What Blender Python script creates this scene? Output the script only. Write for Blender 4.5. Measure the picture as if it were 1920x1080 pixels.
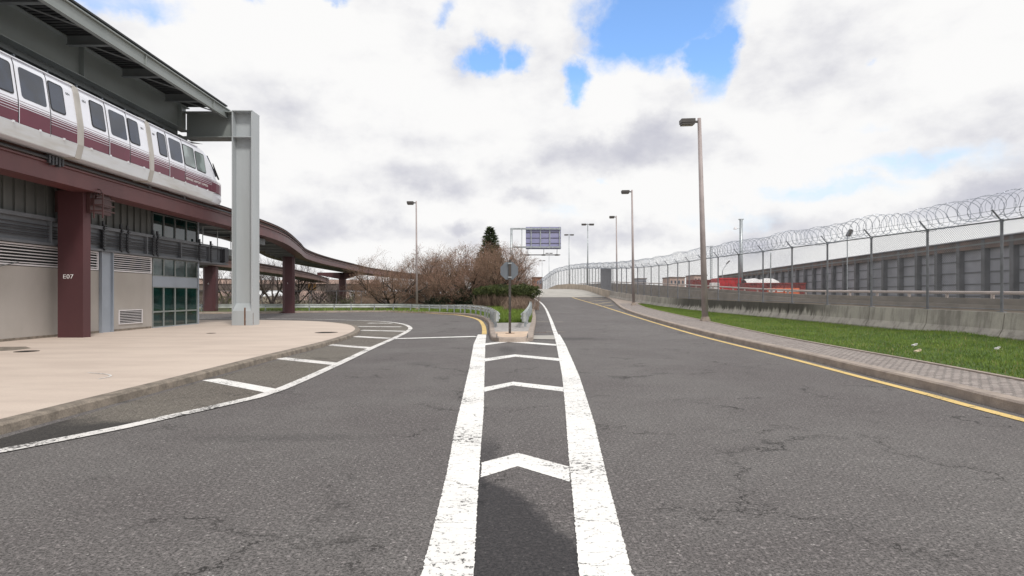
import bpy, bmesh, math, random
import numpy as np
from mathutils import Vector, Matrix, noise as mnoise
S = bpy.context.scene
COL = S.collection
R = math.radians
for o in list(bpy.data.objects): bpy.data.objects.remove(o)
# ---------------------------------------------------------------- camera
F, HX, HY, CH = 1100.0, 947.0, 555.0, 1.5      # focal length in pixels, horizon point, eye height
cam = bpy.data.objects.new('camera', bpy.data.cameras.new('camera'))
COL.objects.link(cam); S.camera = cam
cam.location = (0, 0, CH); cam.rotation_euler = (R(90), 0, 0)
cam.data.sensor_width = 36; cam.data.lens = F / 1920 * 36
cam.data.shift_x = (960 - HX) / 1920; cam.data.shift_y = -(540 - HY) / 1920
cam.data.clip_start = 0.1; cam.data.clip_end = 6000
# ---------------------------------------------------------------- sun and exposure
SUN_EL, SUN_AZ = 50, 150          # azimuth clockwise from +Y : behind the camera, to the right
sl = bpy.data.lights.new('sun', 'SUN'); sl.energy = 1.75; sl.angle = R(9); sl.color = (1, .955, .89)
so = bpy.data.objects.new('sun', sl); COL.objects.link(so)
az = R(SUN_AZ); sd = Vector((math.sin(az)*math.cos(R(SUN_EL)), math.cos(az)*math.cos(R(SUN_EL)), math.sin(R(SUN_EL))))
so.rotation_euler = (-sd).to_track_quat('-Z', 'Y').to_euler(); so.location = (0, 0, 60)
S.view_settings.view_transform = 'Standard'; S.view_settings.look = 'None'
S.view_settings.exposure = 0.3; S.view_settings.gamma = 1
# ---------------------------------------------------------------- node helper
class NT:
    def __init__(s, nt): s.nt = nt; s.n = nt.nodes; s.l = nt.links
    def add(s, t, **kw):
        n = s.n.new(t)
        for k, v in kw.items():
            if k == 'ins':
                for kk, vv in v.items():
                    if hasattr(vv, 'is_output') and not isinstance(vv, (int, float, tuple)): s.l.new(vv, n.inputs[kk])
                    else: n.inputs[kk].default_value = vv
            else: setattr(n, k, v)
        return n
    def math(s, op, a, b=None, c=None, clamp=False):
        ins = {0: a}
        if b is not None: ins[1] = b
        if c is not None: ins[2] = c
        return s.add('ShaderNodeMath', operation=op, use_clamp=clamp, ins=ins).outputs[0]
    def vm(s, op, a, b=None):
        ins = {0: a}
        if b is not None: ins[1] = b
        n = s.add('ShaderNodeVectorMath', operation=op, ins=ins)
        return n.outputs['Value'] if op in ('LENGTH', 'DISTANCE', 'DOT_PRODUCT') else n.outputs[0]
    def noise(s, vec, scale, detail=5, rough=.5, dist=0):
        return s.add('ShaderNodeTexNoise', ins={'Vector': vec, 'Scale': scale, 'Detail': detail, 'Roughness': rough, 'Distortion': dist})
    def step(s, v, a, b, lo=0., hi=1.):
        return s.add('ShaderNodeMapRange', interpolation_type='SMOOTHSTEP', ins={0: v, 1: a, 2: b, 3: lo, 4: hi}).outputs[0]
    def mix(s, f, a, b, blend='MIX'):
        n = s.add('ShaderNodeMix', data_type='RGBA', blend_type=blend)
        for i, v in ((0, f), (6, a), (7, b)):
            if hasattr(v, 'is_output'): s.l.new(v, n.inputs[i])
            else: n.inputs[i].default_value = v if i == 0 else (tuple(v) + (1,) if len(v) == 3 else v)
        return n.outputs[2]
# ---------------------------------------------------------------- sky
W = bpy.data.worlds.new('World'); S.world = W; W.use_nodes = True
w = NT(W.node_tree); w.n.clear()
def pdir(px, py):
    v = Vector(((px-HX)/F, 1, (HY-py)/F)); v.normalize(); return v
tc = w.add('ShaderNodeTexCoord'); D = tc.outputs['Generated']
sky = w.add('ShaderNodeTexSky', sky_type='NISHITA', sun_disc=False, sun_elevation=R(SUN_EL), sun_rotation=R(SUN_AZ), air_density=1.0, dust_density=.6, ozone_density=1.6)
skc = w.mix(1.0, sky.outputs[0], (1.08, 1.28, 1.48), 'MULTIPLY')
skz = w.step(w.add('ShaderNodeSeparateXYZ', ins={0: D}).outputs[2], .10, .36)
skc = w.mix(skz, (3.4, 4.6, 5.7), skc)
bg_sky = w.add('ShaderNodeBackground', ins={'Color': skc, 'Strength': 0.15})
sep = w.add('ShaderNodeSeparateXYZ', ins={0: D})
zz = w.math('ADD', w.math('ABSOLUTE', sep.outputs[2]), .16)
P = w.add('ShaderNodeCombineXYZ', ins={0: w.math('DIVIDE', sep.outputs[0], zz), 1: w.math('DIVIDE', sep.outputs[1], zz), 2: 0.0}).outputs[0]
n1 = w.noise(P, 1.5, 9, .58, .3); n1b = w.noise(D, 9, 9, .62, .2)
wn = w.noise(D, 5, 8, .6)
warp = w.vm('ADD', D, w.vm('MULTIPLY', w.vm('SUBTRACT', wn.outputs['Color'], (.5, .5, .5)), (.2, .2, .16)))
def blob(px, py, rx, ry, amp):
    c = pdir(px, py)
    v = w.vm('MULTIPLY', w.vm('SUBTRACT', warp, tuple(c)), (F/rx, F/rx*.3, F/ry))
    return w.add('ShaderNodeMapRange', ins={0: w.vm('LENGTH', v), 1: 0.3, 2: 1.15, 3: amp, 4: 0.0}).outputs[0]
BLUE = [(1250, 35, 130, 110, 1.15), (1180, 85, 75, 75, 1.05), (1325, 110, 45, 100, 1.1), (1240, 100, 75, 60, 1.1), (915, 107, 60, 34, 1.0), (985, 110, 50, 28, .85), (1085, 150, 44, 34, .95),
        (820, 32, 34, 22, .55), (485, 8, 45, 24, .55), (620, 4, 30, 14, .5), (230, 2, 130, 30, .5), (1720, 300, 120, 26, .5), (1560, 345, 170, 24, .46), (1400, 400, 150, 26, .42),
        (1070, 395, 90, 28, .45), (1140, 335, 28, 16, .55), (1620, 110, 20, 14, .4), (1600, 225, 60, 22, .33), (1900, 300, 60, 40, .3)]
acc = None
for b_ in BLUE:
    v = blob(*b_); acc = v if acc is None else w.math('MAXIMUM', acc, v)
nn = w.math('ADD', w.math('MULTIPLY', n1.outputs[0], .45), w.math('MULTIPLY', n1b.outputs[0], .55))
hole = w.math('ADD', acc, w.math('MULTIPLY', w.math('SUBTRACT', .5, nn), 1.7))
cover = w.step(hole, .22, .92, 1., 0.)
# grey undersides
ds = w.vm('MULTIPLY', D, (1, 1, 1.7))
g1 = w.noise(ds, 5.0, 10, .56, .0); g2 = w.noise(P, .8, 4, .5, .3)
GREY = [(620, 235, 250, 70, .34), (640, 335, 190, 40, .3), (860, 340, 210, 42, .36), (1010, 375, 120, 30, .4), (1150, 290, 140, 45, .5), (1490, 120, 140, 110, .22), (1700, 100, 260, 110, .22),
        (1830, 210, 160, 60, .3), (420, 400, 260, 50, .35), (1800, 390, 180, 40, .42), (1480, 420, 200, 40, .3), (1330, 290, 120, 40, .25), (720, 440, 300, 30, .3), (880, 420, 60, 20, .4), (300, 120, 200, 60, .12), (1200, 430, 150, 30, .35)]
gac = None
for b_ in GREY:
    v = blob(*b_); gac = v if gac is None else w.math('MAXIMUM', gac, v)
gsh = w.math('ADD', gac, w.math('ADD', w.math('MULTIPLY', w.math('SUBTRACT', g1.outputs[0], .5), 1.9), w.math('MULTIPLY', w.math('SUBTRACT', g2.outputs[0], .5), .35)))
gsh = w.step(gsh, -.02, .72)
ccol = w.mix(gsh, (1.0, .995, .99), (.60, .605, .68))
bg_c = w.add('ShaderNodeBackground', ins={'Color': ccol, 'Strength': 0.79})
mixs = w.add('ShaderNodeMixShader', ins={0: cover, 1: bg_sky.outputs[0], 2: bg_c.outputs[0]})
out = w.add('ShaderNodeOutputWorld', ins={0: mixs.outputs[0]})
# ---------------------------------------------------------------- materials
MATS = {}
def M(name, col=(.5, .5, .5), rough=.75, var=.12, scale=2.0, bump=0., bscale=60., metal=0., spec=.5, stretch=(1, 1, 1), col2=None, fine=0.):
    if name in MATS: return MATS[name]
    m = bpy.data.materials.new(name); m.use_nodes = True; t = NT(m.node_tree)
    bs = t.n['Principled BSDF']; bs.inputs['Roughness'].default_value = rough; bs.inputs['Metallic'].default_value = metal
    bs.inputs['Specular IOR Level'].default_value = spec
    pos = t.add('ShaderNodeNewGeometry').outputs['Position']
    v = t.vm('MULTIPLY', pos, stretch)
    a = t.noise(v, scale, 6, .6)
    c2 = col2 if col2 else tuple(c*(1-var*2) for c in col)
    c1 = col if col2 else tuple(min(1, c*(1+var)) for c in col)
    c = t.mix(t.step(a.outputs[0], .34, .68), c1, c2)
    if fine:
        f = t.noise(pos, bscale, 3, .7)
        c = t.mix(t.step(f.outputs[0], .3, .7, 0, fine), c, (.0, .0, .0))
    t.l.new(c, bs.inputs['Base Color'])
    if bump:
        n = t.noise(pos, bscale, 4, .6)
        b = t.add('ShaderNodeBump', ins={'Strength': bump, 'Distance': .02, 'Height': n.outputs[0]})
        t.l.new(b.outputs[0], bs.inputs['Normal'])
    MATS[name] = m; m['_'] = 1
    return m
def asphalt(name, base, kind):
    m = bpy.data.materials.new(name); m.use_nodes = True; t = NT(m.node_tree)
    bs = t.n['Principled BSDF']; bs.inputs['Roughness'].default_value = .85; bs.inputs['Specular IOR Level'].default_value = .35
    pos = t.add('ShaderNodeNewGeometry').outputs['Position']; s = t.add('ShaderNodeSeparateXYZ', ins={0: pos})
    X, Y = s.outputs[0], s.outputs[1]
    big = t.noise(pos, .28, 5, .6, .4); mid = t.noise(pos, 2.2, 6, .65); sp = t.noise(pos, 55, 3, .75); sp2 = t.noise(pos, 27, 4, .8)
    c = t.mix(t.step(big.outputs[0], .35, .65), tuple(b*1.16 for b in (base[0]*.97, base[1]*1.01, base[2]*.99)), tuple(b*.86 for b in base))
    c = t.mix(t.step(mid.outputs[0], .3, .72, 0, .3), c, tuple(b*.55 for b in base))
    c = t.mix(t.step(sp.outputs[0], .45, .58, 0, .8), c, tuple(b*.25 for b in base))
    c = t.mix(t.step(sp2.outputs[0], .52, .66, 0, .62), c, tuple(min(1, b*2.2) for b in base))
    # pale stones
    vo = t.add('ShaderNodeTexVoronoi', ins={'Vector': pos, 'Scale': 24.0, 'Randomness': 1.0})
    c = t.mix(t.math('MULTIPLY', t.step(vo.outputs['Distance'], .2, .12), t.step(t.noise(pos, 11, 2).outputs[0], .54, .6, 0, .75)), c, (.46, .44, .42))
    # cracks
    wp = t.vm('ADD', pos, t.vm('MULTIPLY', t.vm('SUBTRACT', t.noise(pos, 1.7, 6, .7).outputs['Color'], (.5, .5, .5)), (1.5, 1.5, 0)))
    flat = t.vm('MULTIPLY', wp, (1, 1, 0))
    cr = t.add('ShaderNodeTexVoronoi', feature='DISTANCE_TO_EDGE', ins={'Vector': flat, 'Scale': .42})
    msk = t.step(t.noise(t.vm('MULTIPLY', pos, (1, 1, 0)), .8, 5, .65).outputs[0], .46, .62)
    line = t.math('MULTIPLY', t.step(cr.outputs['Distance'], .0078, .0025), msk)
    halo = t.math('MULTIPLY', t.step(cr.outputs['Distance'], .07, .0, 0, .15), msk)
    c = t.mix(halo, c, tuple(b*.5 for b in base)); c = t.mix(t.math('MULTIPLY', line, .88), c, (.018, .017, .016))
    jit = t.math('MULTIPLY', t.math('SUBTRACT', t.noise(pos, 1.3, 7, .65).outputs[0], .5), 1.6)
    if kind == 'road':       # camera holder's shadow painted into the colour between the white lines, plus dark ovals
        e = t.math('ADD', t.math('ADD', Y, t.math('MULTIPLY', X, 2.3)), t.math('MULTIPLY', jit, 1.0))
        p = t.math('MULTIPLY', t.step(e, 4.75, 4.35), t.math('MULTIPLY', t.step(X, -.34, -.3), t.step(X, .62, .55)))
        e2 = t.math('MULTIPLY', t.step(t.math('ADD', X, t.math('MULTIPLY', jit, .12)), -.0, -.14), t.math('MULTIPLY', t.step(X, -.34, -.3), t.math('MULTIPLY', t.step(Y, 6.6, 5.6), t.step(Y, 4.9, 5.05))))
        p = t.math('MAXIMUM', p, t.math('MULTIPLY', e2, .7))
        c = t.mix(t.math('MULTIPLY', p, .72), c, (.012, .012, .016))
        for (cx, cy, rx, ry, am) in ((2.2, 20.5, 1.9, .9, .45), (.1, 19.2, .5, .9, .6), (.05, 16.3, .35, 1.6, .4), (1.5, 14.6, .3, .3, .5), (-6.5, 5.0, 1.8, .22, .3), (-2.6, 6.2, 1.5, .22, .25), (-1.9, 13, .5, .6, .2), (-2.9, 33, .4, .5, .5)):
            v = t.vm('MULTIPLY', t.vm('SUBTRACT', pos, (cx, cy, 0)), (1/rx, 1/ry, 0))
            d = t.math('ADD', t.vm('LENGTH', v), jit)
            c = t.mix(t.step(d, 1.1, .2, 0, am), c, (.03, .03, .031))
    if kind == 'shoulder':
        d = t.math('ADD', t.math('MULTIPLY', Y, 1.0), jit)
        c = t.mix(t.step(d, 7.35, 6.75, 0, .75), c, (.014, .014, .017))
    t.l.new(c, bs.inputs['Base Color'])
    h = t.math('ADD', sp.outputs[0], t.math('MULTIPLY', sp2.outputs[0], .8)); h = t.math('SUBTRACT', h, t.math('MULTIPLY', line, 1.5))
    b = t.add('ShaderNodeBump', ins={'Strength': .55, 'Distance': .012, 'Height': h}); t.l.new(b.outputs[0], bs.inputs['Normal'])
    MATS[name] = m; return m
def paint(name, col, wear, base=(.09, .085, .082)):
    m = bpy.data.materials.new(name); m.use_nodes = True; t = NT(m.node_tree)
    bs = t.n['Principled BSDF']; bs.inputs['Roughness'].default_value = .7
    pos = t.add('ShaderNodeNewGeometry').outputs['Position']
    a = t.noise(pos, 24, 6, .72); b_ = t.noise(pos, 1.1, 4, .6); cc = t.noise(t.vm('MULTIPLY', pos, (3, 14, 1)), 3.0, 6, .75)
    th = t.math('ADD', a.outputs[0], t.math('MULTIPLY', t.math('SUBTRACT', b_.outputs[0], .5), .55))
    hole = t.step(th, .68-wear, .73-wear)
    wp = t.vm('ADD', t.vm('MULTIPLY', pos, (1, 2.4, 0)), t.vm('MULTIPLY', t.noise(pos, 6, 4, .7).outputs['Color'], (.25, .25, 0)))
    cr = t.add('ShaderNodeTexVoronoi', feature='DISTANCE_TO_EDGE', ins={'Vector': wp, 'Scale': 3.2})
    hole = t.math('MAXIMUM', hole, t.math('MULTIPLY', t.step(cr.outputs['Distance'], .02, .006), t.step(cc.outputs[0], .47, .56)))
    pc = t.mix(t.step(b_.outputs[0], .3, .7), col, tuple(c*.88 for c in col))
    pc = t.mix(t.step(a.outputs[0], .3, .75, 0, .18), pc, (.3, .28, .26))
    t.l.new(t.mix(hole, pc, tuple(b*.75 for b in base)), bs.inputs['Base Color'])
    bp = t.add('ShaderNodeBump', ins={'Strength': .3, 'Distance': .01, 'Height': t.noise(pos, 80, 3).outputs[0]}); t.l.new(bp.outputs[0], bs.inputs['Normal'])
    MATS[name] = m; return m
def cobble():
    m = bpy.data.materials.new('granite_setts'); m.use_nodes = True; t = NT(m.node_tree)
    bs = t.n['Principled BSDF']; bs.inputs['Roughness'].default_value = .85
    pos = t.add('ShaderNodeNewGeometry').outputs['Position']
    wv = t.vm('ADD', pos, t.vm('MULTIPLY', t.noise(pos, 5, 2).outputs['Color'], (.05, .05, 0)))
    v = t.vm('MULTIPLY', wv, (1, 1, 0))
    br = t.add('ShaderNodeTexBrick', offset=.5, ins={'Vector': v, 'Color1': (.47, .405, .375, 1), 'Color2': (.31, .26, .24, 1), 'Mortar': (.13, .12, .11, 1), 'Scale': 1.0, 'Mortar Size': .012, 'Mortar Smooth': .4, 'Bias': 0.0, 'Brick Width': .15, 'Row Height': .095})
    n = t.noise(pos, 30, 4, .7)
    c = t.mix(t.step(n.outputs[0], .35, .7, 0, .5), br.outputs['Color'], (.16, .15, .145))
    t.l.new(c, bs.inputs['Base Color'])
    h = t.math('ADD', t.math('MULTIPLY', br.outputs['Fac'], -1.5), n.outputs[0])
    b = t.add('ShaderNodeBump', ins={'Strength': .8, 'Distance': .02, 'Height': h}); t.l.new(b.outputs[0], bs.inputs['Normal'])
    MATS['granite_setts'] = m; return m
def barrier_mat():
    m = bpy.data.materials.new('stained_concrete'); m.use_nodes = True; t = NT(m.node_tree)
    bs = t.n['Principled BSDF']; bs.inputs['Roughness'].default_value = .88
    pos = t.add('ShaderNodeNewGeometry').outputs['Position']; s = t.add('ShaderNodeSeparateXYZ', ins={0: pos})
    st = t.noise(t.vm('MULTIPLY', pos, (2.5, 2.5, .22)), 1.6, 7, .68); bl = t.noise(pos, .9, 5, .6); f = t.noise(pos, 35, 4, .7)
    c = t.mix(t.step(bl.outputs[0], .35, .65), (.48, .445, .40), (.37, .34, .31))
    c = t.mix(t.step(st.outputs[0], .45, .68, 0, .6), c, (.17, .155, .14))
    band = t.math('MULTIPLY', t.step(s.outputs[1], 25.0, 29.0), t.step(s.outputs[1], 52.0, 44.0))
    top = t.step(t.math('ADD', s.outputs[2], t.math('MULTIPLY', st.outputs[0], 1.3)), 1.22, 1.5)
    c = t.mix(t.math('MULTIPLY', t.math('MULTIPLY', band, top), .88), c, (.035, .03, .024))
    c = t.mix(t.step(f.outputs[0], .4, .7, 0, .25), c, (.12, .11, .1))
    t.l.new(c, bs.inputs['Base Color'])
    b = t.add('ShaderNodeBump', ins={'Strength': .4, 'Distance': .02, 'Height': f.outputs[0]}); t.l.new(b.outputs[0], bs.inputs['Normal'])
    MATS['stained_concrete'] = m; return m
def glass(name, col, rough=.04, spec=1.0, metal=0.):
    m = bpy.data.materials.new(name); m.use_nodes = True; t = NT(m.node_tree); bs = t.n['Principled BSDF']
    pos = t.add('ShaderNodeNewGeometry').outputs['Position']; n = t.noise(pos, 1.3, 2)
    t.l.new(t.mix(t.step(n.outputs[0], .4, .6), col, tuple(c*.55 for c in col)), bs.inputs['Base Color'])
    bs.inputs['Roughness'].default_value = rough; bs.inputs['Specular IOR Level'].default_value = spec; bs.inputs['IOR'].default_value = 1.65; bs.inputs['Metallic'].default_value = metal
    b = t.add('ShaderNodeBump', ins={'Strength': .08, 'Distance': .05, 'Height': n.outputs[0]}); t.l.new(b.outputs[0], bs.inputs['Normal'])
    MATS[name] = m; return m
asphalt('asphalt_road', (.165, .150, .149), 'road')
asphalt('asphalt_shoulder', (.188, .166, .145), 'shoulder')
paint('white_paint', (.88, .87, .85), .08); paint('white_paint_worn', (.8, .78, .76), .115)
paint('yellow_paint', (.76, .54, .19), .06); paint('yellow_paint_faded', (.52, .42, .26), .1, (.2, .17, .12))
cobble(); barrier_mat()
M('sidewalk_concrete', (.64, .54, .465), .9, .07, .7, .25, 70, fine=.12, col2=(.56, .465, .40), stretch=(.6, 1.6, 1))
M('kerb_stone', (.30, .255, .21), .9, .1, 5, .5, 40, col2=(.17, .145, .12), fine=.2)
M('kerb_pale', (.42, .35, .30), .9, .1, 3, .4, 40, col2=(.30, .25, .22), fine=.15)
M('nose_concrete', (.60, .46, .35), .9, .07, 3, .3, 50)
M('deck_concrete', (.42, .40, .37), .9, .08, .6, .2, 40, col2=(.34, .325, .30))
M('tan_concrete', (.45, .38, .31), .9, .1, .8, .2, 40)
M('pavers', (.36, .34, .33), .9, .12, 6, .4, 40)
M('soil', (.16, .13, .085), .95, .25, 1.2, .5, 20)
M('turf', (.08, .125, .022), .95, .2, 2.5, .6, 60, col2=(.035, .08, .014))
M('dry_turf', (.13, .13, .06), .95, .2, 1.5, .6, 40, col2=(.08, .10, .035))
M('grass_blade', (.19, .265, .04), .8, .2, .9, col2=(.10, .17, .022))
M('straw', (.34, .29, .13), .9, .2, 2)
M('grass_blade_pale', (.17, .26, .05), .8, .2, 1.6)
M('wall_concrete', (.45, .42, .395), .85, .06, .5, .2, 50, stretch=(1, 1, .6), col2=(.39, .362, .335), fine=.08)
M('steel_grey_green', (.285, .31, .305), .45, .05, .8, col2=(.25, .275, .27))
M('steel_grey_dark', (.17, .185, .19), .5, .08, .8)
M('steel_pale', (.45, .48, .50), .45, .03, .6, col2=(.40, .43, .445), stretch=(2, 2, .3))
M('steel_blue', (.34, .38, .44), .45, .05, .6)
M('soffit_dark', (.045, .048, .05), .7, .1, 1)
M('girder_grey', (.15, .16, .178), .5, .1, 1.2)
M('rib_panel', (.135, .14, .137), .6, .08, .8, stretch=(1, 1, .3))
M('pipe_dark', (.06, .063, .072), .5, .1, 2)
M('maroon_steel', (.145, .052, .054), .45, .1, .7, stretch=(1, 1, .5), col2=(.115, .042, .045))
M('maroon_pier', (.092, .034, .039), .45, .1, .7, stretch=(1, 1, .5), col2=(.075, .03, .034))
M('maroon_dark', (.06, .026, .026), .5, .15, 1)
M('maroon_weathered', (.22, .135, .12), .65, .12, .6, col2=(.16, .095, .085))
M('train_white', (.83, .85, .93), .28, .03, .6, spec=.5)
M('train_skirt', (.74, .77, .82), .4, .08, 1.5, col2=(.60, .60, .59), stretch=(1, .3, 2))
M('train_maroon', (.135, .022, .045), .3, .06, 1.)
M('bellows_beige', (.50, .48, .455), .7, .1, 2, col2=(.39, .37, .345), stretch=(1, 1, .3))
M('rubber_black', (.02, .02, .022), .6, .1, 5)
M('louvre_white', (.74, .72, .74), .5, .05, 2)
M('louvre_gap', (.03, .03, .03), .9, .1, 2)
M('sign_grey', (.15, .17, .195), .5, .05, 2)
M('sign_blue', (.34, .34, .52), .5, .06, .4, stretch=(.3, 1, 3), col2=(.25, .25, .42))
M('galvanised', (.40, .43, .45), .42, .12, 4, metal=.55)
M('galvanised_rail', (.50, .53, .52), .42, .1, 1.5, metal=.4)
M('fence_steel', (.20, .205, .225), .5, .12, 3, metal=.3)
M('wire_steel', (.19, .20, .22), .5, .1, 3, metal=.3)
M('razor_steel', (.30, .33, .39), .4, .1, 3, metal=.5)
M('pole_taupe', (.38, .325, .32), .5, .08, 1)
M('pole_dark', (.065, .055, .05), .6, .1, 3)
M('lamp_head', (.075, .068, .065), .5, .1, 3)
M('lamp_glass', (.35, .35, .33), .3, .1, 3)
M('iron_cover', (.10, .075, .055), .7, .2, 8, .5, 50)
M('rust', (.16, .07, .03), .8, .3, 9)
M('bark', (.060, .048, .040), .9, .25, 4, .6, 30)
M('twig_red', (.25, .17, .125), .9, .2, 1.2, col2=(.11, .068, .05))
M('twig_grey', (.125, .10, .098), .9, .2, 1.2)
M('bud_brown', (.38, .215, .16), .9, .3, .35, col2=(.25, .16, .10))
M('conifer', (.06, .085, .032), .9, .3, 2.0, col2=(.03, .045, .018))
M('hedge_green', (.068, .082, .018), .85, .2, 1.4, col2=(.03, .045, .012))
M('yew_dark', (.022, .034, .014), .9, .2, 1.4)
M('dry_stem', (.24, .17, .13), .9, .2, 2)
M('red_paint', (.50, .025, .03), .45, .15, 1.5)
M('red_dark', (.24, .035, .03), .6, .2, 1.2)
M('white_tarp', (.72, .70, .70), .7, .08, 1.5)
M('orange_plastic', (.75, .16, .05), .5, .1, 3)
M('sheet_grey', (.36, .365, .41), .7, .1, .45, col2=(.27, .275, .31))
M('sheet_rib', (.145, .145, .158), .75, .15, .8)
M('sheet_rust', (.20, .13, .105), .8, .2, .7, col2=(.09, .075, .07))
M('ramp_concrete', (.27, .235, .20), .9, .12, .5, .2, 20, stretch=(1, 1, 2), col2=(.20, .175, .15))
M('ramp_rail', (.48, .41, .38), .6, .08, 1)
M('pink_wall', (.52, .38, .33), .9, .08, .3)
M('brick_far', (.26, .14, .10), .9, .12, .3)
M('overpass', (.16, .13, .115), .9, .12, .3)
M('white_text', (.8, .8, .8), .6, .02, 3)
M('litter', (.75, .62, .45), .8, .1, 9)
M('lamp_amber', (.5, .28, .1), .5, .1, 3)
glass('train_glass', (.018, .030, .062), .05, .7); glass('green_glass', (.006, .036, .034), .05, .6); glass('clear_cab', (.30, .36, .36), .1, .8)
def mt(n): return MATS[n]
# ---------------------------------------------------------------- object helpers
ORG = {}
def tag(o, label=None, cat=None, group=None, kind=None):
    if label: o['label'] = label
    if cat: o['category'] = cat
    if group: o['group'] = group
    if kind: o['kind'] = kind
    return o
def empty(name, loc, label, cat, group=None):
    o = bpy.data.objects.new(name, None); COL.objects.link(o); o.location = loc; o.empty_display_size = .3
    ORG[o.name] = Vector(loc); return tag(o, label, cat, group)
class MB:
    def __init__(s): s.v = []; s.f = []
    def face(s, pts):
        i = len(s.v); s.v += [tuple(p) for p in pts]; s.f.append(tuple(range(i, i+len(pts)))); return s
    def box(s, x0, x1, y0, y1, z0, z1):
        i = len(s.v)
        s.v += [(x, y, z) for z in (z0, z1) for x, y in ((x0, y0), (x1, y0), (x1, y1), (x0, y1))]
        s.f += [(i, i+3, i+2, i+1), (i+4, i+5, i+6, i+7)] + [(i+a, i+(a+1) % 4, i+4+(a+1) % 4, i+4+a) for a in range(4)]
        return s
    def obox(s, c, ux, uy, uz, hx, hy, hz):
        c = Vector(c); ux, uy, uz = Vector(ux), Vector(uy), Vector(uz); i = len(s.v)
        s.v += [tuple(c+ux*hx*a+uy*hy*b+uz*hz*d) for d in (-1, 1) for a, b in ((-1, -1), (1, -1), (1, 1), (-1, 1))]
        s.f += [(i, i+3, i+2, i+1), (i+4, i+5, i+6, i+7)] + [(i+a, i+(a+1) % 4, i+4+(a+1) % 4, i+4+a) for a in range(4)]
        return s
    def prism(s, poly, z0, z1):
        n = len(poly); i = len(s.v)
        s.v += [(p[0], p[1], z0) for p in poly] + [(p[0], p[1], z1) for p in poly]
        s.f += [tuple(i+n-1-k for k in range(n)), tuple(i+n+k for k in range(n))] + [(i+k, i+(k+1) % n, i+n+(k+1) % n, i+n+k) for k in range(n)]
        return s
    def tube(s, pts, rad, n=6, cap=True):
        pts = [Vector(p) for p in pts]; k = len(pts); i0 = len(s.v)
        rs = rad if isinstance(rad, (list, tuple)) else [rad]*k
        for j, p in enumerate(pts):
            t = (pts[min(j+1, k-1)]-pts[max(j-1, 0)])
            if t.length < 1e-9: t = Vector((0, 0, 1))
            t.normalize(); a = t.cross(Vector((0, 0, 1)) if abs(t.z) < .9 else Vector((1, 0, 0))); a.normalize(); b = t.cross(a)
            for q in range(n):
                an = 2*math.pi*q/n; s.v.append(tuple(p+(a*math.cos(an)+b*math.sin(an))*rs[j]))
        for j in range(k-1):
            for q in range(n):
                a0 = i0+j*n+q; a1 = i0+j*n+(q+1) % n; s.f.append((a0, a1, a1+n, a0+n))
        if cap and n > 2:
            s.f.append(tuple(i0+q for q in range(n))[::-1]); s.f.append(tuple(i0+(k-1)*n+q for q in range(n)))
        return s
    def sweep(s, path, prof, cap=True):
        """path of 3d points, profile of (offset to the right of travel, height)"""
        k = len(path); n = len(prof); i0 = len(s.v)
        for j, p in enumerate(path):
            a = Vector(path[max(j-1, 0)]); b = Vector(path[min(j+1, k-1)]); t = (b-a); t.z = 0; t.normalize(); r = Vector((t.y, -t.x, 0))
            for (o, h) in prof: s.v.append((p[0]+r.x*o, p[1]+r.y*o, p[2]+h))
        for j in range(k-1):
            for q in range(n-1):
                a0 = i0+j*n+q; s.f.append((a0, a0+n, a0+n+1, a0+1))
        if cap: s.f.append(tuple(i0+q for q in range(n))); s.f.append(tuple(i0+(k-1)*n+q for q in range(n))[::-1])
        return s
    def build(s, name, mat, parent=None, smooth=False, origin=None, bevel=0):
        me = bpy.data.meshes.new(name)
        L = ORG[parent.name] if parent is not None else (Vector(origin) if origin is not None else Vector((0, 0, 0)))
        me.from_pydata([(a-L.x, b-L.y, c-L.z) for a, b, c in s.v], [], s.f)
        me.materials.append(mt(mat)); me.validate()
        bm = bmesh.new(); bm.from_mesh(me)
        if bevel: 
            bmesh.ops.remove_doubles(bm, verts=bm.verts, dist=1e-4)
            bmesh.ops.bevel(bm, geom=[e for e in bm.edges if len(e.link_faces) == 2 and e.calc_face_angle(0) > .5], offset=bevel, segments=1, affect='EDGES')
        bmesh.ops.recalc_face_normals(bm, faces=bm.faces) if len(bm.faces) < 4000 else None
        bm.to_mesh(me); bm.free()
        if smooth:
            for p in me.polygons: p.use_smooth = True
        o = bpy.data.objects.new(name, me); COL.objects.link(o)
        if parent is not None: o.parent = parent
        elif origin is not None: o.location = L
        ORG[o.name] = L
        return o
def copy_tree(o, parent=None):
    c = o.copy(); COL.objects.link(c); c.parent = parent
    for ch in list(o.children): copy_tree(ch, c)
    return c
def text(name, body, size, loc, rot, mat, parent, align='CENTER', ext=.002, sx=1.0):
    cu = bpy.data.curves.new(name, 'FONT'); cu.body = body; cu.size = size; cu.align_x = align; cu.align_y = 'CENTER'; cu.extrude = ext; cu.space_character = 1.05
    tmp = bpy.data.objects.new('tmp', cu); COL.objects.link(tmp)
    bpy.context.view_layer.update()
    me = bpy.data.meshes.new_from_object(tmp.evaluated_get(bpy.context.evaluated_depsgraph_get())); bpy.data.objects.remove(tmp)
    me.materials.clear(); me.materials.append(mt(mat)); me.name = name
    o = bpy.data.objects.new(name, me); COL.objects.link(o); o.parent = parent
    o.location = Vector(loc)-ORG[parent.name]; o.rotation_euler = rot; o.scale = (sx, 1, 1); ORG[o.name] = Vector(loc); return o
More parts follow.
